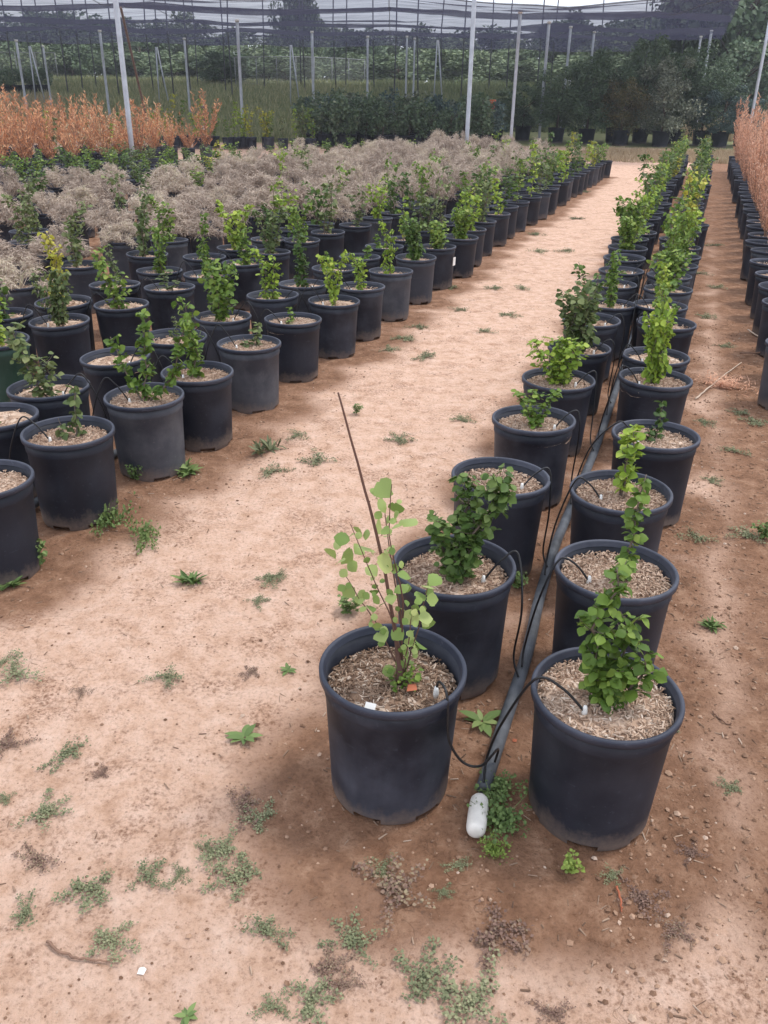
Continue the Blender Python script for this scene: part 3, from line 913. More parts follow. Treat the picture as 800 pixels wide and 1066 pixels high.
EN = 'path-edge line of left block'
spec_E = {
    0: ('tuft', 'olive', 0, .6, .6, lab('partly cropped black pot at the left frame edge, nearest of the left block', hero=True)),
    1: ('sprig', 'olive', 0.2, 1.5, .9, lab('scuffed black pot with a thin sprig, second from the front, path-edge line', hero=True, potmat=M['pot'])),
    2: ('hero_vee', 'mid', 0, 1.28, 1.0, lab('wide-branching bright green shrub in dusty grey pot of the path-edge line', hero=True, potmat=M['pot_grey'])),
    3: ('column', 'mid', 2.0, 1.15, .95, lab('dense leafy shrub in black pot between two dusty grey pots', hero=True, potmat=M['pot'])),
    4: ('sprig', 'olive', 0, .95, 1.0, lab('dusty grey pot with grassy tuft and small sprig at the path edge', hero=True, potmat=M['pot_grey'])),
    5: ('sprig', 'mid', 1, .7, .75, lab('matt black pot with one short green sprig, path-edge line, beyond grassy-tufted pot', hero=True, potmat=M['pot'])),
    6: ('vee', 'lime', .3, 1.15, .75, {}),
    7: ('twin', 'lime', 1.2, .8, .8, {}),
    8: ('twin', 'lime', 0, 1.15, .75, dict(potmat=M['pot_grey'])),
    9: ('broad', 'dark', 1, 1.0, .85, dict(potmat=M['pot_grey'])),
    10: ('bush', 'mid', 2, .95, 1.0, {}),
    11: ('broad', 'mid', 3, .9, .8, {}),
}
for i, q in enumerate(EDGE): green(EN, i, q, spec_E.get(i))
spec_2 = {0: ('tuft', 'mid', 0, .5, .5, {}), 1: ('lean', 'olive', 2.9, 1.05, 1.1, {}), 2: ('tuft', 'mid', 0, .6, .6, {}), 3: ('sparse', 'olive', 0, .5, .5, {})}
for i, q in enumerate(IN2): green('second line of left block', i, q, spec_2.get(i))
spec_3 = {0: ('column', 'lime', 1, 1.35, 1.1, dict(potmat=M['pot_green'], label='lime green shrub in the dark green pot at the left frame edge')),
          1: ('bush', 'olive', 1, 1.2, .75, {}), 2: ('lean', 'mid', 2.8, 1.2, 1.1, {}), 3: ('sparse', 'olive', 2.6, .5, 1.2, {}), 4: ('tall', 'mid', 0, 1.0, .8, {}), 5: ('column', 'mid', 0, .9, 1, {})}
def grey_one(x, y, label):
    LATE.append((x, y, label))
LATE = []
for i, q in enumerate(IN3):
    if q[1] > 12.5 and (i * 7) % 5 != 0:
        grey_one(float(q[0]), float(q[1]), f"dead grey-brown potted shrub, {ordinal(i + 1)} from front, third line of left block"); continue
    green('third line of left block', i, q, spec_3.get(i))
for i, q in enumerate(IN4):
    if q[1] > 9.5 and (i * 7) % 4 != 0:
        grey_one(float(q[0]), float(q[1]), f"dead grey-brown potted shrub, {ordinal(i + 1)} from front, fourth line of left block"); continue
    green('fourth line of left block', i, q, None)

# white tag stuck on one edge pot
q = EDGE[10]
tg = MB(); tg.box((0, 0, 0), (.05, .004, .075))
to = link('pot_tag', tg.mesh('pot_tag', M['white'], False), None, loc=(float(q[0]) + .157, float(q[1]) - .09, .26), rot=(0.02, 0, R(62)))
tag(to, 'small white tag stuck on the side of a black pot at the path edge', 'tag')

# ------------------------------------------------------------------ dead shrubs
def dead_mound(seed, rad=.30, h=.25, n=560):
    """rounded mound of fine dry twigs: clumps of short sprays over a dome"""
    g = np.random.default_rng(seed)
    m = MB()
    K = 4
    t = np.linspace(0, 1, K)
    nl = 34
    la = g.random(nl) * 6.283; lr = rad * np.sqrt(g.random(nl)) * .95
    lc = np.stack([np.cos(la) * lr, np.sin(la) * lr, h * (1.05 - .75 * (lr / rad) ** 2) * g.uniform(.7, 1.2, nl) - .03], -1)
    for c in lc:                      # boughs from the crown of the root to each clump
        p = np.array([(0, 0, -.03), c * np.array([.5, .5, .75]), c])
        m.tube(p, [.006, .004, .002], 4, False)
    for i in range(n * 5):
        c = lc[int(g.integers(0, nl))]
        d = g.normal(size=3); d[2] = abs(d[2]) * .9 - .25; d /= np.linalg.norm(d)
        d[:2] += c[:2] / rad * .55
        ln = g.uniform(.022, .068)
        b = c + g.normal(0, .02, 3)
        p = b + d * ln * t[:, None] + np.stack([0 * t, 0 * t, -.5 * ln * t ** 2], -1) + np.cumsum(g.normal(0, .006, (K, 3)), 0)
        side = np.cross(d, g.normal(size=3)); side /= np.linalg.norm(side) + 1e-9
        wd = g.uniform(.0014, .0036) * np.array([.8, 1, .8, .15])
        a = p - side * wd[:, None]; q = p + side * wd[:, None]
        m.add(np.concatenate([a, q]), [(k, k + 1, K + k + 1, K + k) for k in range(K - 1)])
    return m.mesh('dead_twigs', M['grey'])
def dead_upright(seed, h=.8, rad=.22, n=26, mat_=None, tuft=34):
    g = np.random.default_rng(seed)
    m = MB(); st = MB()
    for i in range(n):
        az = g.random() * 6.283; s = g.random() ** .6
        K = 8
        t = np.linspace(0, 1, K)
        hh = h * g.uniform(.55, 1.05)
        p = np.stack([math.cos(az) * rad * s * t ** .8, math.sin(az) * rad * s * t ** .8, hh * t], -1) + np.cumsum(g.normal(0, .012, (K, 3)), 0)
        p[0] = (g.normal(0, .01), g.normal(0, .01), -.02)
        st.tube(p, np.linspace(.005, .0015, K), 4, False)
        for _ in range(tuft):
            u = g.uniform(.12, 1) * (K - 1); j = min(int(u), K - 2); q0 = p[j] + (p[j + 1] - p[j]) * (u - j)
            a = g.random() * 6.283
            ln = g.uniform(.035, .10)
            dr = np.array([math.cos(a) * .6, math.sin(a) * .6, g.uniform(.1, 1.0)]) * ln
            sd_ = np.cross(dr, g.normal(0, 1, 3)); sd_ /= np.linalg.norm(sd_) + 1e-9
            w_ = g.uniform(.003, .009)
            m.add([q0 - sd_ * w_ * .5, q0 + sd_ * w_ * .5, q0 + dr * .6 + sd_ * w_, q0 + dr, q0 + dr * .6 - sd_ * w_], [(0, 1, 2, 3, 4)])
    return st.mesh('stem', M['twig']), m.mesh('dry_foliage', mat_)
MOUND = [dead_mound(100 + i) for i in range(6)]
ORANGE = [dead_upright(200 + i, h=.62 + .12 * (i % 3), rad=.34, n=11 + 3 * i, mat_=M['orange'], tuft=46) for i in range(5)]
PINK = [dead_upright(300 + i, h=1.25, rad=.26, n=13, mat_=M['pink'], tuft=66) for i in range(4)]

def row_pts(off, y0, y1, sp, jit=.04, seed=0):
    g = np.random.default_rng(seed + 500)
    out = []
    s = y0
    while s < y1:
        out.append((edge_x(s) - off + g.normal(0, jit), s + g.normal(0, jit)))
        s += sp
    return out
gs = np.random.default_rng(77)
GREY_ROWS = [(2.55, 6.3, 23.5), (3.1, 6.9, 24.5), (3.85, 8.2, 25), (4.4, 9.0, 25.5)]
for r_, (off, a, b) in enumerate(GREY_ROWS):
    for i, (x, y) in enumerate(row_pts(off, a, b, .70, .08, r_)):
        greenish = gs.random() < 0.07
        k = int(gs.integers(0, 6))
        u_ = gs.random()
        if u_ < .05: continue
        if u_ < .17:
            lf = ['mid', 'lime', 'olive'][int(gs.integers(0, 3))]
            green(f"{ordinal(r_ + 1)} line of grey shrubs", i, (x, y), ('far_twin' if y > 9 else 'twin', lf, float(gs.random() * 6), float(gs.uniform(1.1, 1.5)), 1.25, {}))
            continue
        o = potted('potted_dead_shrub', x, y, f"dead grey-brown potted shrub, {ordinal(i + 1)} from the front in {ordinal(r_ + 1)} grey line",
                   'dead shrub', 'dead grey shrubs in black pots', None, None)
        s = float(gs.uniform(.75, 1.2))
        link('dead_twigs', MOUND[k], o, loc=(0, 0, .33), rot=(0, 0, float(gs.random() * 6.28)), scale=(s, s, s * float(gs.uniform(.8, 1.2)) * (1 + .5 * min(1, max(0, (y - 11) / 8)))))
for x, y, lb in LATE:
    o = potted('potted_dead_shrub', x, y, lb, 'dead shrub', 'dead grey shrubs in black pots', None, None)
    s = float(gs.uniform(.8, 1.2))
    link('dead_twigs', MOUND[int(gs.integers(0, 6))], o, loc=(0, 0, .33), rot=(0, 0, float(gs.random() * 6.28)), scale=(s, s, s * float(gs.uniform(1.2, 1.8))))
# green lines behind the grey ones
BACK_ROWS = [(5.3, 9.0, 24.5), (5.9, 9.8, 24.5), (6.75, 11.2, 23.5), (7.3, 12.0, 22), (8.15, 13.0, 21), (8.7, 14.0, 20), (9.6, 15.0, 20), (10.3, 16.5, 20)]
for r_, (off, a, b) in enumerate(BACK_ROWS):
    for i, q in enumerate(row_pts(off, a, b, .68, .05, 20 + r_)):
        if r_ < 4 and gs.random() < (.75, .65, .45, .3)[r_]:
            o = potted('potted_dead_shrub', q[0], q[1], f"dead grey-brown potted shrub, {ordinal(i + 1)} from front, {ordinal(r_ + 1)} line behind grey band",
                       'dead shrub', 'dead grey shrubs in black pots', None, None)
            s = float(gs.uniform(.85, 1.2))
            link('dead_twigs', MOUND[int(gs.integers(0, 6))], o, loc=(0, 0, .33), rot=(0, 0, float(gs.random() * 6.28)), scale=(s, s, s * float(gs.uniform(1.0, 1.5))))
            continue
        v = ['far_bush', 'far_column', 'far_twin', 'far_bush'][int(gs.integers(0, 4))]
        lf = ['dark', 'mid', 'olive', 'yellow', 'mid'][int(gs.choice(5, p=[.25, .35, .25, .05, .1]))]
        green(f"{ordinal(r_ + 1)} line behind grey shrubs", i, q, (v, lf, float(gs.random() * 6), float(gs.uniform(.8, 1.1)), float(gs.uniform(1.0, 1.4)), {}))
# orange dead shrubs at far left
for r_ in range(6):
    off = 11.3 + r_ * .72
    for i, (x, y) in enumerate(row_pts(off, 17.6 + .25 * r_, 25.5 - .2 * r_, .72, .07, 40 + r_)):
        if gs.random() < .16:
            lf = ['mid', 'olive', 'lime'][int(gs.integers(0, 3))]
            green(f"{ordinal(r_ + 1)} line among orange shrubs", i, (x, y), ('far_tall', lf, 0.0, float(gs.uniform(1.3, 2.0)), 1.3, {}))
            continue
        st, fo = ORANGE[int(gs.integers(0, 5))]
        s = float(gs.uniform(.9, 1.7))
        potted('potted_dead_shrub', x, y, f"orange dead shrub in black pot, {ordinal(i + 1)} from the front in {ordinal(r_ + 1)} orange line",
               'dead shrub', 'orange dead shrubs at the far left', st, fo, M['orange'], None, float(gs.random() * 6.28), s, s)
# right-hand block with pinkish dead conifers
def right_x(y): return 0.80 + 0.349 * y
RB = []
for r_, (off, y0) in enumerate(((0, 4.85), (.56, 4.6))):
    i = 0; y = y0
    while y < 24:
        x = right_x(y) + off + gs.normal(0, .03)
        if y > 8.3 and not (r_ == 0 and gs.random() < .12):
            st, fo = PINK[int(gs.integers(0, 4))]
            s = float(gs.uniform(.62, 1.12))
            potted('potted_dead_conifer', x, y, f"pinkish dead potted conifer, {ordinal(i + 1)} from the front in {'inner' if r_ == 0 else 'outer'} right-hand line",
                   'dead conifer', 'dead conifers along the right edge', st, fo, M['pink'], None, float(gs.random() * 6.28), s, s * .95)
        else:
            potted('plant_pot', x, y, f"black pot of bare soil, {ordinal(i + 1)} from the front in {'inner' if r_ == 0 else 'outer'} right-hand line",
                   'plant pot', 'pots along the right edge', None, None)
        i += 1; y += .58

# ------------------------------------------------------------------ irrigation
def spline(pts, n=40):
    P = np.asarray(pts, float)
    out = []
    for i in range(len(P) - 1):
        p0 = P[max(i - 1, 0)]; p1 = P[i]; p2 = P[i + 1]; p3 = P[min(i + 2, len(P) - 1)]
        for t in np.linspace(0, 1, max(3, n // (len(P) - 1)), endpoint=False):
            out.append(.5 * ((2 * p1) + (-p0 + p2) * t + (2 * p0 - 5 * p1 + 4 * p2 - p3) * t * t + (-p0 + 3 * p1 - 3 * p2 + p3) * t ** 3))
    out.append(P[-1])
    return np.array(out)
PR = 0.0200
pipe_px = [(503, 822), (528, 745), (549, 680), (562, 622), (577, 572), (594, 530)]
pp = [np.array([*bp(*q, .02), .022]) for q in pipe_px]
mids = [(ROW_L[i] * .5 + ROW_R[i] * .5) if False else (np.array(ROW_L[i]) + np.array(ROW_R[i])) / 2 for i in range(4, 34)]
for m_ in mids[::2]: pp.append(np.array([m_[0], m_[1], .022]))
pipe_path = spline(pp, 120)
m = MB(); m.tube(pipe_path, PR, 14)
po = link('irrigation_pipe', m.mesh('irrigation_pipe', M['pipe']))
tag(po, 'grey plastic irrigation pipe lying on the soil between the double row of pots', 'pipe')
# white end cap
c0 = np.array([*bp(495, 868, .026), .026]); c1 = np.array([*bp(499, 838, .026), .026])
c1[2] = .026
ax = (c1 - c0) / np.linalg.norm(c1 - c0)
ln = .125
m = MB()
tt = np.array([0, .002, .006, .012, .02, .06, .1, .112, .120, .125])
rr_ = np.array([.010, .016, .021, .0235, .025, .0255, .025, .023, .018, .010])
m.tube(np.array([c0 + ax * t for t in tt]), rr_, 20)
o = link('pipe_cap', m.mesh('pipe_cap', M['capwhite']))
tag(o, 'rounded white end cap on the soil at the near end of the grey pipe', 'pipe cap')

def nearest_pipe(p):
    d = np.hypot(pipe_path[:, 0] - p[0], pipe_path[:, 1] - p[1])
    return pipe_path[int(np.argmin(d))]
def drip(pts, label, emitter_at=None, r=.0034):
    m = MB(); m.tube(spline(pts, 44), r, 7)
    o = link('drip_tube', m.mesh('drip_tube', M['tube']))
    tag(o, label, 'drip tube', 'thin black drip tubes')
    if emitter_at is not None:
        e = MB(); x, y, z = emitter_at
        e.tube(np.array([(x, y, z - .01), (x, y, z + .004), (x, y, z + .016), (x, y, z + .024)]), [.006, .0075, .006, .004], 8)
        link('emitter', e.mesh('emitter', M['white']), o)
    return o
def tube_to(pot, side, k, label, spread=.0, back=.0, eoff=None):
    """arc from the pipe up over the rim and down to an emitter in the mulch"""
    px_, py_ = float(pot[0]), float(pot[1])
    n = nearest_pipe((px_ - side * .2, py_ - .08 + back))
    ex, ey = (px_ - side * .085, py_ - .03) if eoff is None else (px_ + eoff[0], py_ + eoff[1])
    rimx = px_ - side * .178
    g = np.random.default_rng(k)
    a = np.array([n[0], n[1], .045])
    e = np.array([ex, ey, .352])
    top = np.array([rimx - side * .005, (ey + py_) / 2 - .01, .415 + g.uniform(0, .03)])
    mid = np.array([(a[0] * .62 + rimx * .38), (a[1] + top[1]) / 2 + g.uniform(-.04, .04), .27 + g.uniform(-.04, .06)])
    low = a + np.array([side * .012, .05, .045])
    pts = [a, low, mid, top, (top + e) / 2 + np.array([0, 0, .025]), e]
    return drip(pts, label, (ex, ey, .345))
tube_to(ROW_R[0], 1, 1, 'thin black drip tube arching into the right front pot', eoff=(-.06, -.055))
for i in range(1, 10):
    tube_to(ROW_R[i], 1, 10 + i, f"thin black drip tube arching into the {ordinal(i + 1)} pot of the double row's right line")
for i in range(1, 10):
    tube_to(ROW_L[i], -1, 30 + i, f"thin black drip tube arching into the {ordinal(i + 1)} pot of the double row's left line")
# the front left pot's tube: out of the pot, over the rim and round to the pipe
x0, y0 = [float(q) for q in ROW_L[0]]
n0 = nearest_pipe(bp(515, 800, 0))
drip([(x0 + .108, y0 - .062, .345), (x0 + .112, y0 - .068, .385), (x0 + .125, y0 - .118, .402), (x0 + .132, y0 - .135, .36), (x0 + .138, y0 - .14, .27), (x0 + .175, y0 - .14, .20), (x0 + .225, y0 - .12, .17), (n0[0] + .015, n0[1] - .01, .10), (n0[0] + .012, n0[1], .045)],
     'thin black drip tube hanging over the rim of the front left pot', (x0 + .108, y0 - .062, .342))
# pipe and tubes inside the left block
pl = [np.array([float((EDGE[i][0] + IN2[i][0]) / 2), float((EDGE[i][1] + IN2[i][1]) / 2), .024]) for i in range(0, 16)]
pl = [pl[0] + (pl[0] - pl[1])] + pl
m = MB(); m.tube(spline(pl, 60), PR, 12)
tag(link('irrigation_pipe', m.mesh('irrigation_pipe', M['pipe'])), 'dark irrigation pipe half hidden between the first two lines of the left block', 'pipe')
def tube_left(row, i, side, k, label):
    p = row[i]; g = np.random.default_rng(k)
    a = np.array([p[0] - side * .27, p[1] - .02, .045])
    e = np.array([p[0] - side * .07, p[1] - .02, .35])
    rim_ = np.array([p[0] - side * .18, p[1] - .02, .425 + g.uniform(0, .05)])
    drip([a, (a + rim_) / 2 + np.array([-side * .03, 0, .02]), rim_, (rim_ + e) / 2 + np.array([0, 0, .03]), e], label, (e[0], e[1], .343))
for i in range(1, 8):
    tube_left(EDGE, i, 1, 60 + i, f"thin black drip tube arching into the {ordinal(i + 1)} pot of the path-edge line")
    tube_left(IN2, i, -1, 80 + i, f"thin black drip tube arching into the {ordinal(i + 1)} pot of the left block's second line")
for i in range(0, 6):
    tube_left(IN3, i, 1, 100 + i, f"thin black drip tube arching into the {ordinal(i + 1)} pot of the left block's third line")

# white plant labels / small marks on the mulch
m = MB(); m.box((0, 0, 0), (.026, .003, .045))
tl_ = link('plant_tag', m.mesh('plant_tag', M['white'], False), None, loc=(x0 - .055, y0 - .135, .345), rot=(R(-55), 0, R(-18)))
tag(tl_, 'white plant tag leaning in the mulch of the front left pot', 'tag')

# ------------------------------------------------------------------ weeds
def weed_tuft(seed, n=56, h=.05, rad=.06):
    """several crowns of narrow soft leaves arching up and out"""
    g = np.random.default_rng(seed); m = MB()
    nc = 6
    C = np.stack([g.normal(0, rad * .45, nc), g.normal(0, rad * .3, nc), np.full(nc, .003)], -1)
    k = g.integers(0, nc, n)
    a = g.random(n) * 6.283
    out = np.stack([np.cos(a), np.sin(a), g.uniform(.15, 1.5, n)], -1)
    up = np.stack([g.normal(0, .3, n), g.normal(0, .3, n), np.ones(n)], -1)
    m.scatter(LT_NARROW[0] * np.array([.6, 1, 1]), LT_NARROW[1], C[k] + g.normal(0, .004, (n, 3)) * np.array([1, 1, .2]), frames_from(out, up, h * g.uniform(.5, 1.15, n)))
    return m.mesh('weed_tuft')
def weed_mat(seed, rad=.085, n=430):
    g = np.random.default_rng(seed); m = MB()
    nb = int(g.integers(5, 10))
    P, S = [], []
    for b in range(nb):
        a = g.random() * 6.283; ln = rad * g.uniform(.45, 1.15); cv = g.normal(0, .8)
        for k in range(n // nb):
            t = g.random() ** .8
            aa = a + cv * t * .5
            P.append((math.cos(aa) * ln * t + g.normal(0, .09) * rad, math.sin(aa) * ln * t + g.normal(0, .09) * rad, abs(g.normal(0, .006)) + .002))
            S.append(g.uniform(.0045, .0095))
    P = np.array(P); k = len(P)
    out = np.stack([g.normal(size=k), g.normal(size=k), g.normal(.15, .25, k)], -1)
    up = np.stack([g.normal(0, .45, k), g.normal(0, .45, k), np.ones(k)], -1)
    m.scatter(*LT_LOW, P, frames_from(out, up, S))
    return m.mesh('weed_mat')
def weed_herb(seed, h=.10, rad=.05, n=120, leaf=.018, stems=7, narrow=False):
    g = np.random.default_rng(seed); m = MB()
    for s in range(stems):
        a = g.random() * 6.283; r = rad * g.uniform(.2, 1.1)
        P = np.array([(0, 0, 0), (math.cos(a) * r * .5, math.sin(a) * r * .5, h * .5), (math.cos(a) * r, math.sin(a) * r, h * g.uniform(.5, 1))])
        m.tube(P, [.0016, .0013, .0008], 4, False)
        leaves_on(m, P, g, n // stems, leaf, rad * .3, .1, False, -.1)
    return m.mesh('weed_herb')
def weed_rosette(seed, n=9, ln=.06):
    g = np.random.default_rng(seed); m = MB()
    a = np.arange(n) * 2.4 + g.random(n) * .4
    out = np.stack([np.cos(a), np.sin(a), g.uniform(.2, .8, n)], -1)
    up = np.tile([0, 0, 1.0], (n, 1))
    m.scatter(*LT_NARROW, np.stack([np.cos(a) * .004, np.sin(a) * .004, np.full(n, .004)], -1), frames_from(out, up, ln * g.uniform(.6, 1.15, n)))
    return m.mesh('weed_rosette')
W = {'tuft': [weed_tuft(i) for i in range(3)], 'mat': [weed_mat(20 + i) for i in range(6)], 'herb': [weed_herb(40 + i) for i in range(3)], 'rosette': [weed_rosette(60 + i) for i in range(3)],
     'parsley': [weed_herb(80, .065, .10, 420, .012, 18)]}
NAME = {'tuft': 'grass_tuft', 'mat': 'mat_weed', 'herb': 'leafy_weed', 'rosette': 'rosette_weed', 'parsley': 'leafy_weed'}
wc = 0
def weed(px, kind, scale=1.0, matn='weed', label=None, hs=1.0):
    global wc
    x, y = bp(*px, 0)
    me = W[kind][wc % len(W[kind])]; wc += 1
    z = float(height(x, y))
    o = link(NAME[kind], me, None, loc=(x, y, z + .001), rot=(0, 0, wc * 1.7), scale=(scale, scale, scale * hs), mat=M[matn])
    lab_ = label
    grp = None
    if lab_ is None:
        if kind == 'mat':
            lab_, grp = ('low grey-green mat weed pressed flat on the bare lane', 'grey-green mat weeds on the lane') if matn == 'mat_green' else ('low purplish brown mat weed pressed flat on the soil', 'purplish mat weeds on the soil')
        elif kind == 'tuft':
            lab_, grp = 'small green grass tuft growing in the bare lane soil', 'small grass tufts in the lanes'
        else:
            lab_, grp = 'small leafy green weed growing in the bare soil', 'small leafy weeds in the soil'
    tag(o, lab_, 'weed', grp)
    return o
weed((198, 606), 'tuft', 1.05, 'weed', 'spiky green weed standing alone in the lane before the scuffed left pots')
weed((147, 563), 'mat', 1.4, 'weed', 'spreading green weed in front of the scuffed pot with thin sprig', 3)
weed((108, 546), 'mat', 1.7, 'weed', 'green weed mat growing along the foot of the scuffed left pot', 3)
weed((192, 492), 'tuft', 1.7, 'weed', 'large grassy weed clump at the foot of the dusty grey pot', .8)
weed((143, 501), 'herb', .9, 'weed', 'low leafy weed at the left foot of the dusty grey pot')
weed((278, 470), 'tuft', 1.2, 'mat_green', 'tall thin olive weed at the lane edge by the grassy-tufted pot', 1.6)
weed((42, 590), 'herb', 1.0, 'weed', 'upright leafy weed between the two nearest left pots', 1.6)
weed((10, 612), 'tuft', 1.0, 'weed', 'green weed at the foot of the cropped left pot')
weed((255, 767), 'rosette', .9, 'weed', 'star-shaped rosette weed in pale soil left of the front pot')
weed((502, 751), 'rosette', 1.05, 'weed', 'broad-leaved rosette weed beside the grey pipe')
weed((195, 1058), 'rosette', .4, 'weed', 'small rosette weed at the bottom edge of the lane')
weed((521, 858), 'parsley', .95, 'weed', 'feathery dark green weed growing over the pipe end', 1.0)
weed((519, 826), 'parsley', .75, 'weed', 'feathery weed growing beside the grey pipe just behind the white cap')
weed((514, 888), 'parsley', .5, 'weed_lime', 'yellow-green weed clump touching the white pipe cap', 1.2)
weed((593, 906), 'herb', .62, 'weed_lime', 'small yellow-green weed in front of the largest pot')
weed((362, 636), 'herb', 1.0, 'weed', 'leafy weed at the lane edge behind the front left pot', .8)
weed((742, 650), 'tuft', .8, 'weed', 'green grass tuft in the brown lane right of the double row')
weed((300, 698), 'rosette', .5, 'weed')
weed((538, 612), 'herb', .8, 'weed', 'dark leafy weed between the second and third left-line pots')
for p, s in (((65, 784), 1.0), ((47, 842), 1.0), ((95, 924), 1.1), ((118, 980), .9), ((155, 914), .8), ((187, 909), .5), ((30, 946), .7), ((240, 888), 1.0), ((272, 853), .9), ((246, 914), 1.1), ((175, 708), .9), ((16, 704), 1.3), ((278, 976), .8),
             ((362, 982), 1.0), ((322, 1042), 1.0), ((440, 1018), 1.2), ((495, 1042), 1.3), ((285, 1048), .6), ((475, 898), .5), ((463, 925), .4), ((220, 885), .6), ((282, 604), .9), ((268, 625), .7), ((290, 600), .7), ((6, 690), .7), ((640, 915), .5), ((700, 760), .5), ((760, 820), .6),
             ((5, 830), .5), ((398, 905), .6)):
    weed(p, 'mat', s * .9, 'mat_green')
for p, s in (((250, 843), 1.0), ((403, 925), 1.4), ((516, 968), 1.3), ((345, 1005), .8), ((8, 775), .9), ((85, 720), .5), ((40, 890), .8), ((672, 932), .9), ((108, 805), .5), ((262, 700), .6), ((700, 970), .7), ((575, 1055), .6), ((362, 1030), .5), ((720, 890), .6)):
    weed(p, 'mat', s * .9, 'mat_purple')
for p, s in (((480, 438), .9), ((415, 459), 1.0), ((332, 480), 1.1), ((284, 491), .9), ((440, 371), 1.2), ((405, 362), 1.0), ((422, 352), 1.2), ((530, 328), 1.2), ((505, 345), .9), ((310, 455), .8), ((545, 300), 1.1), ((560, 244), 1.5), ((470, 300), 1.2), ((515, 300), 1.1), ((436, 340), 1.0),
             ((725, 560), .8), ((765, 470), .8), ((775, 560), .9), ((740, 500), .7), ((735, 330), 1.2), ((748, 300), 1.2), ((728, 285), 1.2), ((742, 255), 1.4), ((755, 360), 1.0), ((788, 440), 1.0), ((735, 440), .8), ((560, 262), 1.4), ((590, 262), 1.4), ((575, 215), 1.6), ((610, 200), 1.6), ((600, 228), 1.6), ((770, 430), .8), ((480, 322), 1)):
    weed(p, 'mat', s * 1.25, 'mat_green')
weed((371, 432), 'herb', .7, 'weed', 'small leafy weed in the lane just right of the bare stick tip')
weed((795, 560), 'herb', 1.0, 'weed', 'leafy weed at the right frame edge in the brown lane')

# ------------------------------------------------------------------ litter, clods, twigs
g = np.random.default_rng(99)
def scatter_ground(n, fn, size, tv, tf, flat=.3, z=0.0):
    X, Y = fn(n)
    Z = height(X, Y)
    k = len(X)
    d = np.stack([g.normal(size=k), g.normal(size=k), g.normal(size=k) * .12], -1)
    up = np.stack([g.normal(size=k) * flat, g.normal(size=k) * flat, np.ones(k)], -1)
    return np.stack([X, Y, Z + z], -1), frames_from(d, up, np.ones(k)), k
def clod_mesh():
    ico = [(0, 0, .8), (.9, 0, .25), (.3, .85, .3), (-.75, .5, .2), (-.7, -.55, .3), (.25, -.9, .2), (0, 0, -.4)]
    f = [(0, i, i % 5 + 1) for i in range(1, 6)] + [(6, i % 5 + 1, i) for i in range(1, 6)]
    return np.array(ico), f
def near_rows(n):
    X, Y = [], []
    rows = [(ROW_L, .9), (ROW_R, 1.1), (EDGE, .6)]
    for _ in range(n):
        r, sp = rows[int(g.integers(0, 3))]
        q = r[int(min(len(r) - 1, g.exponential(5)))]
        X.append(q[0] + g.normal(0, .33)); Y.append(q[1] + g.normal(0, .33))
    return np.array(X), np.array(Y)
def lane(n):
    Y = .9 + 7 * g.random(n) ** 1.6; 
    return g.uniform(-1.2, 1.9, n) * (.6 + Y * .25) + (Y - 1) * .2, Y
def right_area(n):
    Y = .95 + 6 * g.random(n) ** 1.5
    return .55 + .335 * (Y - 1.4) + g.random(n) * 1.2, Y
m = MB()
for fn, n, s in ((near_rows, 4200, (.002, .009)), (lane, 3800, (.0018, .006)), (right_area, 4600, (.002, .010))):
    pos, Fm, k = scatter_ground(n, fn, 0, None, None)
    Fm = Fm * (g.uniform(*s, k) * g.uniform(.5, 1.2, k)).reshape(-1, 1, 1)
    m.scatter(*clod_mesh(), pos, Fm)
o = link('soil_clods', m.mesh('soil_clods', M['clod'], False))
tag(o, 'loose crumbs and small clods of brown soil on the ground', 'soil', kind='stuff')
m = MB()
tv = np.array([(-.5, -.5, 0), (.5, -.5, 0), (.35, .5, 0), (-.35, .5, 0), (-.4, -.45, 1), (.4, -.45, 1), (.3, .4, 1), (-.3, .4, 1)])
tf = [(4, 5, 6, 7), (0, 1, 5, 4), (1, 2, 6, 5), (2, 3, 7, 6), (3, 0, 4, 7)]
for fn, n in ((near_rows, 1300), (right_area, 800), (lane, 200)):
    pos, Fm, k = scatter_ground(n, fn, 0, None, None, .15, .001)
    Fm[:, :, 0] *= g.uniform(.0015, .005, k)[:, None]; Fm[:, :, 1] *= (g.uniform(.008, .03, k))[:, None]; Fm[:, :, 2] *= .002
    m.scatter(tv, tf, pos, Fm)
o = link('wood_chip_litter', m.mesh('wood_chip_litter', M['mulch_dark'], False))
tag(o, 'scattered pale wood chips and straw bits on the soil', 'wood chips', kind='stuff')

def stick(px, r, matn, label, name='twig', cat='twig', lift=.006):
    P = np.array([(*bp(*q, 0), 0) for q in px]); P[:, 2] = height(P[:, 0], P[:, 1]) + lift
    m = MB(); P = spline(P, 20); P[1:-1] += np.random.default_rng(int(px[0][0])).normal(0, .0015, (len(P) - 2, 3))
    m.tube(P, np.linspace(r, r * .5, len(P)), 6)
    return tag(link(name, m.mesh(name, M[matn])), label, cat)
stick([(49, 981), (75, 997), (100, 1001), (126, 1000)], .0035, 'twig', 'thin brown curved twig lying in the lane, lower left')
stick([(352, 790), (347, 808), (350, 826), (357, 835)], .0016, 'paletwig', 'thin curved straw on the soil against the front left pot', 'straw', 'straw')
stick([(724, 417), (748, 397), (772, 378)], .006, 'paletwig', 'pale stick under the fallen orange branch in the right lane', 'stick', 'stick', .01)
stick([(778, 347), (800, 362), (815, 372)], .006, 'paletwig', 'pale stick slanting beside the right-hand pots', 'stick', 'stick', .03)
stick([(770, 371), (800, 371), (818, 370)], .006, 'twig', 'straight reddish stick pointing at the right-hand pots', 'stick', 'stick', .03)
stick([(642, 925), (646, 940), (647, 950)], .003, 'redleaf', 'short orange twig on the soil before the largest pot')
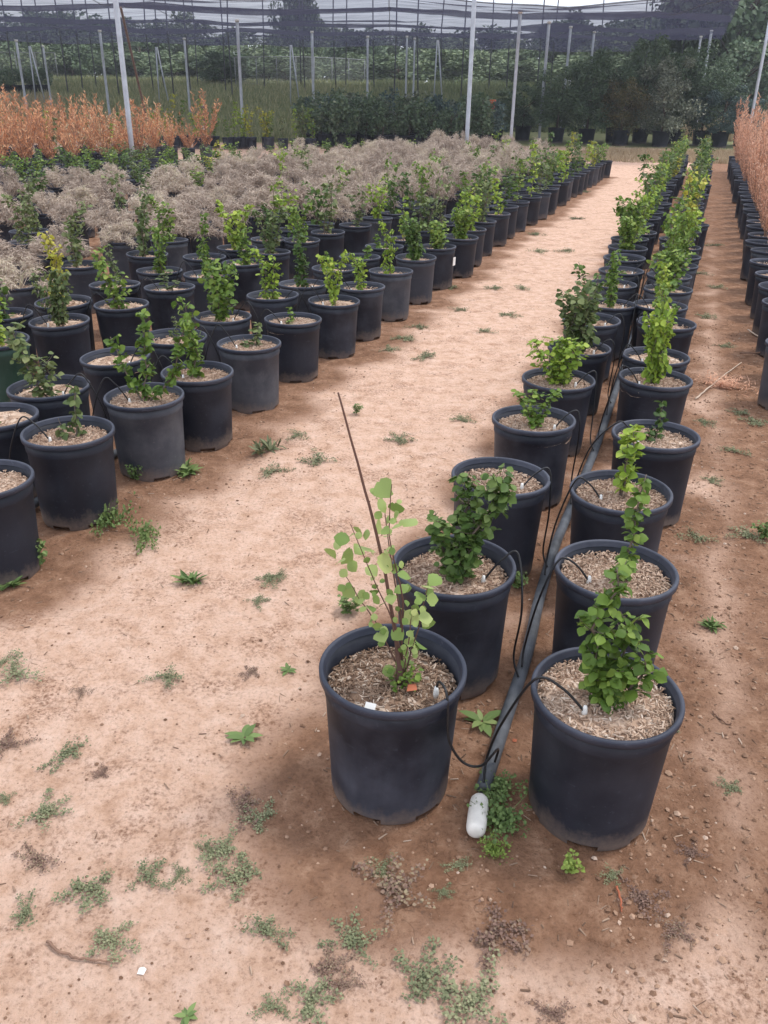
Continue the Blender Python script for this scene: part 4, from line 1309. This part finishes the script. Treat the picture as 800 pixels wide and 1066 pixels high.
stick([(742, 740), (755, 750), (762, 752)], .003, 'twig', 'short grey-brown twig in the brown lane right of the largest pot')
# fallen orange branch
x, y = bp(752, 402, 0)
gb = np.random.default_rng(8); m = MB()
for i in range(420):
    a = gb.normal(.9, .75); r = abs(gb.normal(0, .13))
    p = np.array([math.cos(a) * r - .03, math.sin(a) * r - .06, abs(gb.normal(0, .02)) + .004])
    d = np.array([gb.normal(.3, .6), gb.normal(.4, .6), gb.normal(.1, .2)]) * gb.uniform(.03, .08)
    s = np.cross(d, [0, 0, 1]); s /= np.linalg.norm(s) + 1e-9; s *= gb.uniform(.002, .004)
    m.add([p - s, p + s, p + d], [(0, 1, 2)])
tag(link('fallen_branch', m.mesh('fallen_branch', M['pink']), None, loc=(x, y, float(height(x, y)))), 'fallen dead branch with orange needles lying in the right lane', 'branch')
# scraps
def scrap(px, s, matn, label, name, cat, lift=.004):
    x, y = bp(*px, 0); m = MB()
    m.add(np.array([(-1, -.7, 0), (.6, -.9, .05), (1, .3, .35), (.1, 1, .15), (-.8, .6, .3), (0, 0, .45)]) * s, [(0, 1, 5), (1, 2, 5), (2, 3, 5), (3, 4, 5), (4, 0, 5), (4, 3, 2, 1, 0)])
    tag(link(name, m.mesh(name, M[matn], False), None, loc=(x, y, float(height(x, y)) + lift - .002)), label, cat)
scrap((148, 1010), .009, 'white', 'small white scrap lying on the pale lane soil', 'paper_scrap', 'scrap')
scrap((536, 771), .007, 'redleaf', 'small orange-red dead leaf beside the grey pipe', 'dead_leaf', 'leaf')
x, y = x0 + .048, y0 - .045
m = MB(); m.add(np.array([(-.012, -.012, 0), (.014, -.01, .003), (.012, .012, .006), (-.008, .014, .001), (0, 0, .008)]), [(0, 1, 4), (1, 2, 4), (2, 3, 4), (3, 0, 4)])
tag(link('dead_leaf', m.mesh('dead_leaf', M['redleaf']), None, loc=(x, y, .346)), 'reddish dead leaf on the mulch of the front left pot', 'leaf')
scrap((594, 980), .008, 'clod', 'small brownish stone in the pale soil before the largest pot', 'stone', 'stone')

# ------------------------------------------------------------------ background: shade net, poles
NY0, NY1 = 27.0, 70.0
NX0, NX1 = -46.0, 17.0
def net_z(x, y):
    bay_y = (y - NY0) / 10.75; bay_x = (x + 9.4) / 9.3
    sag = np.abs(np.sin(math.pi * bay_y)) ** .8 * .42 + np.abs(np.sin(math.pi * bay_x)) ** .8 * .18
    z = 4.50 + .027 * (y - NY0) - sag * .8 + (fbm(x * .25, y * .6, 9, 4) - .5) * .36
    z = z - .35 * sstep(3, 0, y - NY0) * (0.4 + fbm(x * .22, x * 0, 4, 2)) - .6 * sstep(66, 70, y)
    return z
xs = np.linspace(NX0, NX1, 190); ys = np.linspace(NY0, NY1, 150)
XX, YY = np.meshgrid(np.linspace(0, 1, 190), ys)
XX = NX0 + XX * (9.6 + (YY - NY0) * .33 - NX0)
ZZ = net_z(XX, YY)
m = MB(); ii = np.arange(XX.size).reshape(XX.shape)
m.add(np.stack([XX, YY, ZZ], -1).reshape(-1, 3), np.stack([ii[:-1, :-1], ii[:-1, 1:], ii[1:, 1:], ii[1:, :-1]], -1).reshape(-1, 4).tolist())
no = link('shade_net', m.mesh('shade_net', M['net']))
tag(no, 'wide dark shade cloth sagging between poles over the far ground', 'shade net')
# support cables under the cloth (parts of the net)
m = MB()
for k in range(5):
    yy = NY0 + k * 10.75
    P = np.array([(x_, yy, float(net_z(x_, yy)) - .03) for x_ in np.linspace(NX0, 9.6 + (yy - NY0) * .33, 60)])
    m.tube(P, .012, 4, False)
for k in range(7):
    xx = -46.6 + k * 9.3 + 0.0
    if xx > 9.6 or xx < NX0: continue
    P = np.array([(xx, y_, float(net_z(xx, y_)) - .03) for y_ in np.linspace(NY0, NY1, 60)])
    m.tube(P, .012, 4, False)
link('cable', m.mesh('cable', M['cable']), no)

def pole(px, Y, top_z=None, r=.05, matn='steel', label='', lean=(0, 0), grp='poles holding up the shade net', name='net_pole', base_px=None):
    p = bpy_(px[0], px[1], Y)
    x = p[0]
    zb = float(height(x, Y)) - .15
    zt = p[2] if top_z is None else top_z
    o = empty(name, (x, Y, zb))
    m = MB()
    n = 6
    m.tube(np.array([(lean[0] * t, lean[1] * t, (zt - zb) * t) for t in np.linspace(0, 1, n)]), r, 10)
    link('shaft', m.mesh('shaft', M[matn]), o)
    c = MB(); c.tube(np.array([(lean[0], lean[1], zt - zb - .05), (lean[0], lean[1], zt - zb + .03)]), r * 1.35, 10)
    link('cap', c.mesh('cap', M['white'] if matn == 'steel' else M[matn]), o)
    tag(o, label, 'pole', grp)
    return o
pole((137, 150), 21.0, 5.2, .058, 'steel', 'thick pale steel pole rising between the orange shrubs and the net')
pole((486, 150), 23.5, 5.4, .055, 'steel', 'pale steel pole in front of the net, near the centre')
pole((542, 12), 31.5, None, .055, 'steel', 'pale steel pole with white cap left of the dark potted trees')
pole((572, 23), 39, None, .06, 'steel', 'steel pole rising from the dark potted trees, nearest the white-capped pole')
pole((594.5, 28), 42, None, .055, 'steel', 'steel pole second behind the white-capped pole, among dark trees')
pole((247, 21), 37.7, None, .06, 'steel', 'steel pole in the grass field left of the wire fence')
pole((325, 33), 43, None, .06, 'steel', 'steel pole in the grass field in front of the wire fence')
pole((383, 38), 46, None, .055, 'steel', 'steel pole at the right end of the wire fence')
pole((104, 32), 44, None, .06, 'steel', 'steel pole close left of the thick pale pole')
pole((192, 40), 48, None, .055, 'steel', 'steel pole standing in grass right of the thick pale pole')
pole((17, 42), 44, None, .055, 'steel', 'leftmost steel pole standing at the grass edge')
pole((45, 48), 50, None, .05, 'steel', 'slim steel pole by the dark plants at far left')
pole((424, 38), 50, None, .05, 'steel', 'slim steel pole beyond the dark plant bed, left of centre pole')
pole((432, 40), 52, None, .05, 'steel', 'slim steel pole just right of its twin beyond the dark plant bed')
pole((619, 33), 46, None, .055, 'steel', 'steel pole behind the left half of the dark potted trees')
pole((730, 38), 50, None, .055, 'steel', 'steel pole behind the right half of the dark potted trees')
pole((741, 32), 44, None, .055, 'steel', 'steel pole nearest the large dark tree at right')
pole((800, 30), 36, 4.6, .055, 'steel', 'pale steel pole at the right frame edge behind the pinkish conifers')
# A-shaped braces
def brace(px, Y, label, w_=.5, zt=3.3):
    p = bpy_(px[0], px[1], Y); x = p[0]; zb = float(height(x, Y)) - .1; zt = p[2]
    o = empty('brace_frame', (x, Y, zb))
    for s in (-1, 1):
        m = MB(); m.tube(np.array([(s * w_ * .9 if s > 0 else -w_ * .25, 0, 0), (s * .03, 0, zt - zb)]), .04, 8)
        link('leg', m.mesh('leg', M['steel']), o)
    tag(o, label, 'brace', 'slanted brace frames of the net')
brace((31, 48), 52, 'pale A-shaped steel brace by the dark plants at far left')
brace((163, 49), 54, 'pale A-shaped steel brace in front of the far trees, right of the thick pole')
brace((303, 47), 54, 'pale A-shaped steel brace in front of the wire fence')
brace((456, 42), 54, 'pale A-shaped steel brace beyond the dark plant bed, near centre')
# long slanted rusty guy beside the thick pole
a = bpy_(126, 8, 22.5); b = bpy_(156, 108, 30.0); b[2] = float(height(b[0], 30)) ; a = np.array(a)
m = MB(); m.tube(np.array([a, (a + b) / 2 - np.array([0, 0, .05]), b]), .03, 6)
tag(link('guy_rod', m.mesh('guy_rod', M['brown_post'])), 'slanted rusty guy rod right of the thick pale pole', 'guy rod')
for px, Y in ((487, 27.5), (126, 27.5), (700, 40)):
    pass
# tall dark posts standing beyond / through the net
gp = np.random.default_rng(12)
pxs = [10, 33, 44, 66, 82, 97, 120, 157, 168, 178, 196, 204, 233, 240, 274, 313, 317, 350, 360, 390, 411, 437, 461, 482, 511, 530, 562, 576, 623, 665, 672, 710, 722]
for i, px in enumerate(pxs):
    Y = float(gp.uniform(56, 68))
    p = bpy_(px, 60, Y); x = p[0]; zb = float(height(x, Y)) - .2
    m = MB(); m.tube(np.array([(0, 0, 0), (gp.normal(0, .1), 0, 4), (gp.normal(0, .15), 0, 8.5 + gp.uniform(0, 1))]), [.042, .042, .04], 7)
    o = link('dark_post', m.mesh('dark_post', M['steel_dark']), None, loc=(x, Y, zb))
    tag(o, 'tall thin dark post seen through the shade net', 'post', 'tall dark posts seen through the net')

# ------------------------------------------------------------------ trees
def crown_mesh(seed, rx, rz, n, leaf, clumps=26, name='crown', m_=None, bottom=.5):
    g = np.random.default_rng(seed); m = MB()
    # clump centres through the crown's volume
    C = []
    while len(C) < clumps:
        p = g.uniform(-1, 1, 3)
        if np.linalg.norm(p) < 1 and p[2] > -bottom * 2: C.append(p * np.array([rx, rx, rz]) * (.82 + .25 * g.random()))
    C = np.array(C); cr = g.uniform(.16, .36, clumps) * rx
    k = g.integers(0, clumps, n)
    d = g.normal(size=(n, 3)); d /= np.linalg.norm(d, axis=1)[:, None]
    P = C[k] + d * (cr[k] * g.random(n) ** .45)[:, None] * np.array([1, 1, .85])
    out = d + g.normal(0, .6, (n, 3)) + np.array([0, 0, -.25])
    up = np.stack([g.normal(0, .6, n), g.normal(0, .6, n), np.ones(n)], -1) + d * .7
    m.scatter(*LT_LOW, P, frames_from(out, up, leaf * g.uniform(.5, 1.3, n)))
    return m.mesh(name, m_ or M['hedge'])
def trunk_mesh(seed, h, r, spread):
    g = np.random.default_rng(seed); m = MB()
    m.tube(np.array([(0, 0, 0), (g.normal(0, .03), g.normal(0, .03), h * .4), (g.normal(0, .08), g.normal(0, .08), h)]), [r, r * .75, r * .4], 8)
    for i in range(7):
        a = i * 2.4 + g.random(); z = h * g.uniform(.35, .85)
        m.tube(np.array([(0, 0, z), (math.cos(a) * spread * .4, math.sin(a) * spread * .4, z + h * .2), (math.cos(a) * spread * .8, math.sin(a) * spread * .8, z + h * .35)]), [r * .45, r * .28, r * .1], 5, False)
    return m.mesh('trunk', M['trunk'])
CR = [crown_mesh(400 + i, 1.25, 1.35, 9000, .082, 30 + 6 * i) for i in range(5)]
TR = [trunk_mesh(420 + i, 2.2, .05, 1.0) for i in range(2)]
def boxpot(s=1.0):
    seg = 20; prof = [(.30, 0), (.34, .55), (.36, .55), (.36, .59), (.33, .59), (.31, .5), (0.01, .5)]
    V, F = [], []
    for r, z in prof:
        for k in range(seg): V.append((r * math.cos(6.28318 * k / seg), r * math.sin(6.28318 * k / seg), z))
    for i in range(len(prof) - 1):
        for k in range(seg): F.append((i * seg + k, i * seg + (k + 1) % seg, (i + 1) * seg + (k + 1) % seg, (i + 1) * seg + k))
    m = MB(); m.add(V, F); return m.mesh('pot', M['pot'])
BIGPOT = boxpot()
def potted_tree(px, Y, h, wdt, leafmat, label, k):
    p = bpy_(px, 130, Y); x = float(p[0]); zb = float(height(x, Y)) - .01
    o = empty('potted_tree', (x, Y, zb))
    link('pot', BIGPOT, o)
    link('trunk', TR[k % 2], o, loc=(0, 0, .45), scale=(1, 1, h / 3.3), rot=(0, 0, k))
    link('crown', CR[k % 5], o, loc=(0, 0, .5 + h * .47), scale=(wdt / 2.3, wdt / 2.3, h / 2 / 1.4), rot=(0, 0, k * 1.3), mat=M[leafmat])
    tag(o, label, 'potted tree', 'dark potted trees at the end of the rows')
gt = np.random.default_rng(31)
trees = [
    (505, 39.5, 1.50, 2.32, 'hedge', 'low dark potted tree just right of the centre pole'),
    (545, 40, 1.90, 2.44, 'hedge', 'dark potted tree at the foot of the white-capped pole'),
    (580, 39, 2.60, 2.56, 'hedge', 'dark potted tree third from the left end of the tall group'),
    (612, 38.5, 3.10, 2.68, 'hedge', 'tall dense dark potted tree left of the yellowing tree'),
    (648, 37.8, 2.10, 1.83, 'hedge_brown', 'yellow-brown potted tree among the dark ones'),
    (640, 39.6, 3.60, 2.81, 'hedge', 'tall dark potted tree behind the yellowing tree'),
    (690, 37.4, 2.90, 2.44, 'hedge_pale', 'pale silvery-leaved potted tree at the front of the dark group'),
    (668, 39.5, 3.85, 2.56, 'hedge', 'tallest dark potted tree between the yellowing and silvery trees'),
    (705, 39.2, 3.50, 2.81, 'hedge', 'tall dark potted tree behind the silvery tree'),
    (732, 38.6, 2.90, 2.56, 'hedge', 'dark potted tree left of the low bluish bush'),
    (752, 37.8, 1.90, 2.32, 'hedge_blue', 'low bluish green potted bush at the right end of the dark group'),
    (775, 38.6, 1.40, 1.83, 'hedge_blue', 'smallest bluish potted bush beside the dry grass'),
]
for i, (px, Y, h, wd, lm, lb) in enumerate(trees):
    potted_tree(px, Y, h, wd, lm, lb, i)
# dark bed of mid-high plants left of centre
CR2 = [crown_mesh(450 + i, .6, .62, 900, .10, 18) for i in range(4)]
ST2 = trunk_mesh(470, .8, .03, .4)
for r_ in range(4):
    for i in range(17):
        Y = 33.5 + r_ * 1.9 + gt.normal(0, .12)
        px = 322 + i * 11.5 + r_ * 3 + gt.normal(0, 2)
        p = bpy_(px, 130, Y); x = float(p[0]); zb = float(height(x, Y)) - .01
        if abs(px - 486) < 3: continue
        o = empty('potted_bush', (x, Y, zb))
        link('pot', BIGPOT, o, scale=(.75, .75, .75))
        link('trunk', ST2, o, loc=(0, 0, .35))
        s = float(gt.uniform(.75, 1.2))
        link('crown', CR2[int(gt.integers(0, 4))], o, loc=(0, 0, .95 * s), scale=(s, s, s * float(gt.uniform(.8, 1.25))), rot=(0, 0, float(gt.random() * 6)),
             mat=M[['hedge', 'hedge', 'hedge_pale', 'hedge_blue'][int(gt.integers(0, 4))]] if r_ else M['hedge'])
        tag(o, f"dark potted bush, {ordinal(i + 1)} from the left in the {ordinal(r_ + 1)} line of the dark plant bed", 'potted bush', 'potted bushes of the dark bed')
# small saplings row before the grass on the left
for i in range(17):
    px = 162 + i * 10.2 + gt.normal(0, 2); Y = 31 + gt.normal(0, .3)
    p = bpy_(px, 140, Y)
    lf = ['mid', 'lime', 'yellow', 'olive'][int(gt.integers(0, 4))]
    v = ['far_tall', 'far_column', 'far_twin', 'far_bush'][int(gt.integers(0, 4))]
    st, fo = SH[v]
    s = float(gt.uniform(1.6, 2.8))
    potted('potted_sapling', float(p[0]), float(Y), f"{COLR[lf]} sapling in black pot, {ordinal(i + 1)} from the left in the row before the grass", 'potted sapling',
           'saplings in pots before the grass', st, fo, M['leaf_' + lf], None, float(gt.random() * 6), s, s * .8)

# distant trees
FC = [crown_mesh(500 + i, 3.2, 3.0, 7000, .29, 36, m_=M['far_leaf']) for i in range(4)]
FT = [trunk_mesh(520 + i, 4.2, .2, 2.4) for i in range(2)]
def far_tree(px, Y, h, wd, label, leafmat='far_leaf', k=0, low=.5):
    p = bpy_(px, 80, Y); x = float(p[0]); zb = float(height(x, Y)) - .1
    o = empty('tree', (x, Y, zb))
    link('trunk', FT[k % 2], o, scale=(1, 1, h / 6.5))
    link('crown', FC[k % 4], o, loc=(0, 0, h * low), scale=(wd / 6.4, wd / 6.4, h * (1 - low) / 3.0), rot=(0, 0, k * 1.1), mat=M[leafmat])
    tag(o, label, 'tree', 'trees beyond the shade net')
fx = [(-10, 92, 6.5, 9), (30, 96, 5.5, 8), (62, 88, 5.0, 8), (85, 90, 4.2, 6), (120, 100, 6, 9), (150, 95, 5.2, 8), (190, 104, 6.5, 10), (222, 92, 4.5, 6), (232, 70, 2.2, 5), (262, 110, 6, 10), (300, 105, 5.0, 9), (335, 112, 7, 10), (372, 96, 5.2, 7),
      (402, 110, 6.0, 9), (440, 104, 5.8, 9), (475, 98, 5.0, 8), (508, 106, 6.0, 9), (545, 95, 5.2, 8), (580, 92, 6.2, 9), (618, 88, 5.6, 8), (655, 90, 6.2, 9), (692, 84, 6.2, 9), (725, 92, 6.4, 9), (310, 90, 9.5, 5), (60, 120, 8, 12)]
for i, (px, Y, h, wd) in enumerate(fx):
    far_tree(px, Y, h, wd, f"dark green tree beyond the shade net, {ordinal(i + 1)} counted along the far tree line", 'far_leaf' if i % 4 else 'hedge', i, .5)
for i in range(16):
    far_tree(-15 + i * 47 + gt.normal(0, 9), 82 + gt.normal(0, 3), float(gt.uniform(2.2, 3.4)), float(gt.uniform(5.5, 8)), f"low rounded bush under the far trees, {ordinal(i + 1)} from the left", 'far_leaf', i, .42)
far_tree(765, 56, 9.5, 8.5, 'large dark tree at the upper right beyond the dry grass', 'hedge', 1, .52)
far_tree(812, 60, 9.5, 9, 'large dark tree cut by the right frame edge', 'hedge', 2, .5)
far_tree(722, 62, 9.0, 7, 'tall dark tree left of the large upper right tree', 'hedge', 0, .5)
far_tree(775, 52, 4.2, 4.5, 'rounded dark bush below the large upper right tree', 'hedge', 3, .45)

# ------------------------------------------------------------------ grass (stuff)
def grass_field(name, n, fx_, h, wd, matn, label):
    X, Y = fx_(n)
    Z = height(X, Y)
    k = len(X)
    a = g.random(k) * 6.283
    hh = h * g.uniform(.4, 1.2, k) * (.6 + .8 * fbm(X * .4, Y * .4, 13, 2))
    lean = g.normal(0, .35, (k, 2)) * hh[:, None]
    s = np.stack([np.cos(a), np.sin(a)], -1) * (wd * g.uniform(.6, 1.3, k))[:, None]
    b0 = np.stack([X - s[:, 0], Y - s[:, 1], Z], -1); b1 = np.stack([X + s[:, 0], Y + s[:, 1], Z], -1)
    tp = np.stack([X + lean[:, 0], Y + lean[:, 1], Z + hh], -1)
    V = np.stack([b0, b1, tp], 1).reshape(-1, 3)
    F = np.arange(3 * k).reshape(-1, 3)
    me = bpy.data.meshes.new(name)
    me.from_pydata(V.tolist(), [], F.tolist())
    me.materials.append(M[matn])
    o = link(name, me)
    tag(o, label, 'grass', kind='stuff')
def f_left(n):
    Y = 36 + 40 * g.random(n) ** 1.1
    X = g.uniform(-1.0, .08, n) * (Y * .55) + 1.0 
    return X, Y
grass_field('field_grass', 70000, f_left, .42, .035, 'grass', 'long green grass on the rising ground under the shade net')
def f_right(n):
    Y = 41 + 16 * g.random(n); return Y * g.uniform(.30, .52, n), Y
grass_field('dry_grass', 16000, f_right, .45, .03, 'straw', 'dry straw-coloured grass on the bank at the right')
def f_strip(n):
    Y = g.uniform(27.5, 34, n); return 6.4 + (Y - 28) * .35 + g.uniform(-1, 4.5, n), Y
grass_field('dry_grass', 9000, f_strip, .16, .02, 'straw', 'dry grass strip across the end of the lane')
def f_mid(n):
    Y = g.uniform(44, 74, n); return Y * g.uniform(-.02, .36, n), Y
grass_field('field_grass', 30000, f_mid, .5, .04, 'grass', 'grass on the ground behind the dark plant beds')
def f_straw_left(n):
    Y = g.uniform(50, 56, n); return -Y * g.uniform(.36, .52, n), Y
grass_field('dry_grass', 5000, f_straw_left, .4, .04, 'straw', 'pale dry grass strip at the far left')

# ------------------------------------------------------------------ wire fence and small far things
def fence(px0, px1, Y0, Y1, n, h, label):
    A = bpy_(px0, 90, Y0)[:2]; B = bpy_(px1, 90, Y1)[:2]
    o = empty('wire_fence', (float(A[0]), float(A[1]), 0))
    pts = [A + (B - A) * i / n for i in range(n + 1)]
    top = []
    for p in pts:
        z = float(height(p[0], p[1])); m = MB()
        m.tube(np.array([(p[0] - A[0], p[1] - A[1], z - .1), (p[0] - A[0], p[1] - A[1], z + h)]), .035, 7)
        link('post', m.mesh('post', M['fence']), o); top.append((p[0] - A[0], p[1] - A[1], z + h))
    m = MB(); m.tube(np.array(top), .03, 6, False); link('top_rail', m.mesh('top_rail', M['fence']), o)
    m = MB()
    for i in range(n):
        a, b = np.array(top[i]), np.array(top[i + 1])
        m.add([a - (0, 0, h), b - (0, 0, h), b, a], [(0, 1, 2, 3)])
    link('wire_mesh', m.mesh('wire_mesh', M['wire']), o)
    tag(o, label, 'fence')
fence(246, 380, 66, 78, 7, 1.9, 'pale wire fence with pipe posts beyond the grass field')
fence(-20, 62, 70, 70, 4, 1.9, 'pale pipe-topped wire fence behind the dark plants at far left')
# dark plants far left
for i in range(7):
    px = -5 + i * 8.5; Y = 58 + gt.normal(0, .4); p = bpy_(px, 90, Y); x = float(p[0])
    o = empty('potted_bush', (x, Y, float(height(x, Y)) - .01))
    link('pot', BIGPOT, o)
    link('crown', CR2[i % 4], o, loc=(0, 0, 1.0), scale=(1, 1, .9), rot=(0, 0, i), mat=M['hedge'])
    tag(o, f"dark potted bush, {ordinal(i + 1)} from the left in the short row at far left", 'potted bush', 'dark potted bushes at far left')
# marker post, red bucket, white tag
p = bpy_(212, 118, 36.0); x = float(p[0]); zb = float(height(x, 36))
o = empty('marker_post', (x, 36, zb - .05))
m = MB(); m.box((0, 0, .3), (.07, .07, .6)); link('white_foot', m.mesh('white_foot', M['white'], False), o)
m = MB(); m.box((0, 0, .95), (.075, .075, .7)); link('black_shaft', m.mesh('black_shaft', M['steel_dark'], False), o)
m = MB(); m.box((0, 0, 1.33), (.07, .07, .06)); link('top', m.mesh('top', M['white'], False), o)
tag(o, 'short black and white marker post at the near edge of the grass', 'marker post')
p = bpy_(508, 112, 36.5)
m = MB(); m.tube(np.array([(0, 0, -.28), (0, 0, .0), (0, 0, .26), (0, 0, .28)]), [.24, .28, .31, .29], 16)
tag(link('red_tub', m.mesh('red_tub', M['red']), None, loc=(float(p[0]), 36.5, float(p[2]))), 'orange-red tub among the dark plants right of the centre pole', 'tub')

# ------------------------------------------------------------------ thin summer haze over the whole place
m = bpy.data.materials.new('haze')
m.use_nodes = True
m.node_tree.nodes.remove(m.node_tree.nodes['Principled BSDF'])
pv = m.node_tree.nodes.new('ShaderNodeVolumePrincipled')
pv.inputs['Color'].default_value = (0.86, 0.9, 1.0, 1)
pv.inputs['Density'].default_value = 0.0010
pv.inputs['Anisotropy'].default_value = 0.2
m.node_tree.links.new(pv.outputs['Volume'], m.node_tree.nodes['Material Output'].inputs['Volume'])
hz = MB(); hz.box((0, 190, 8.5), (660, 480, 20))
tag(link('haze', hz.mesh('haze', m, False)), 'thin pale haze in the air over the nursery', 'haze', kind='stuff')
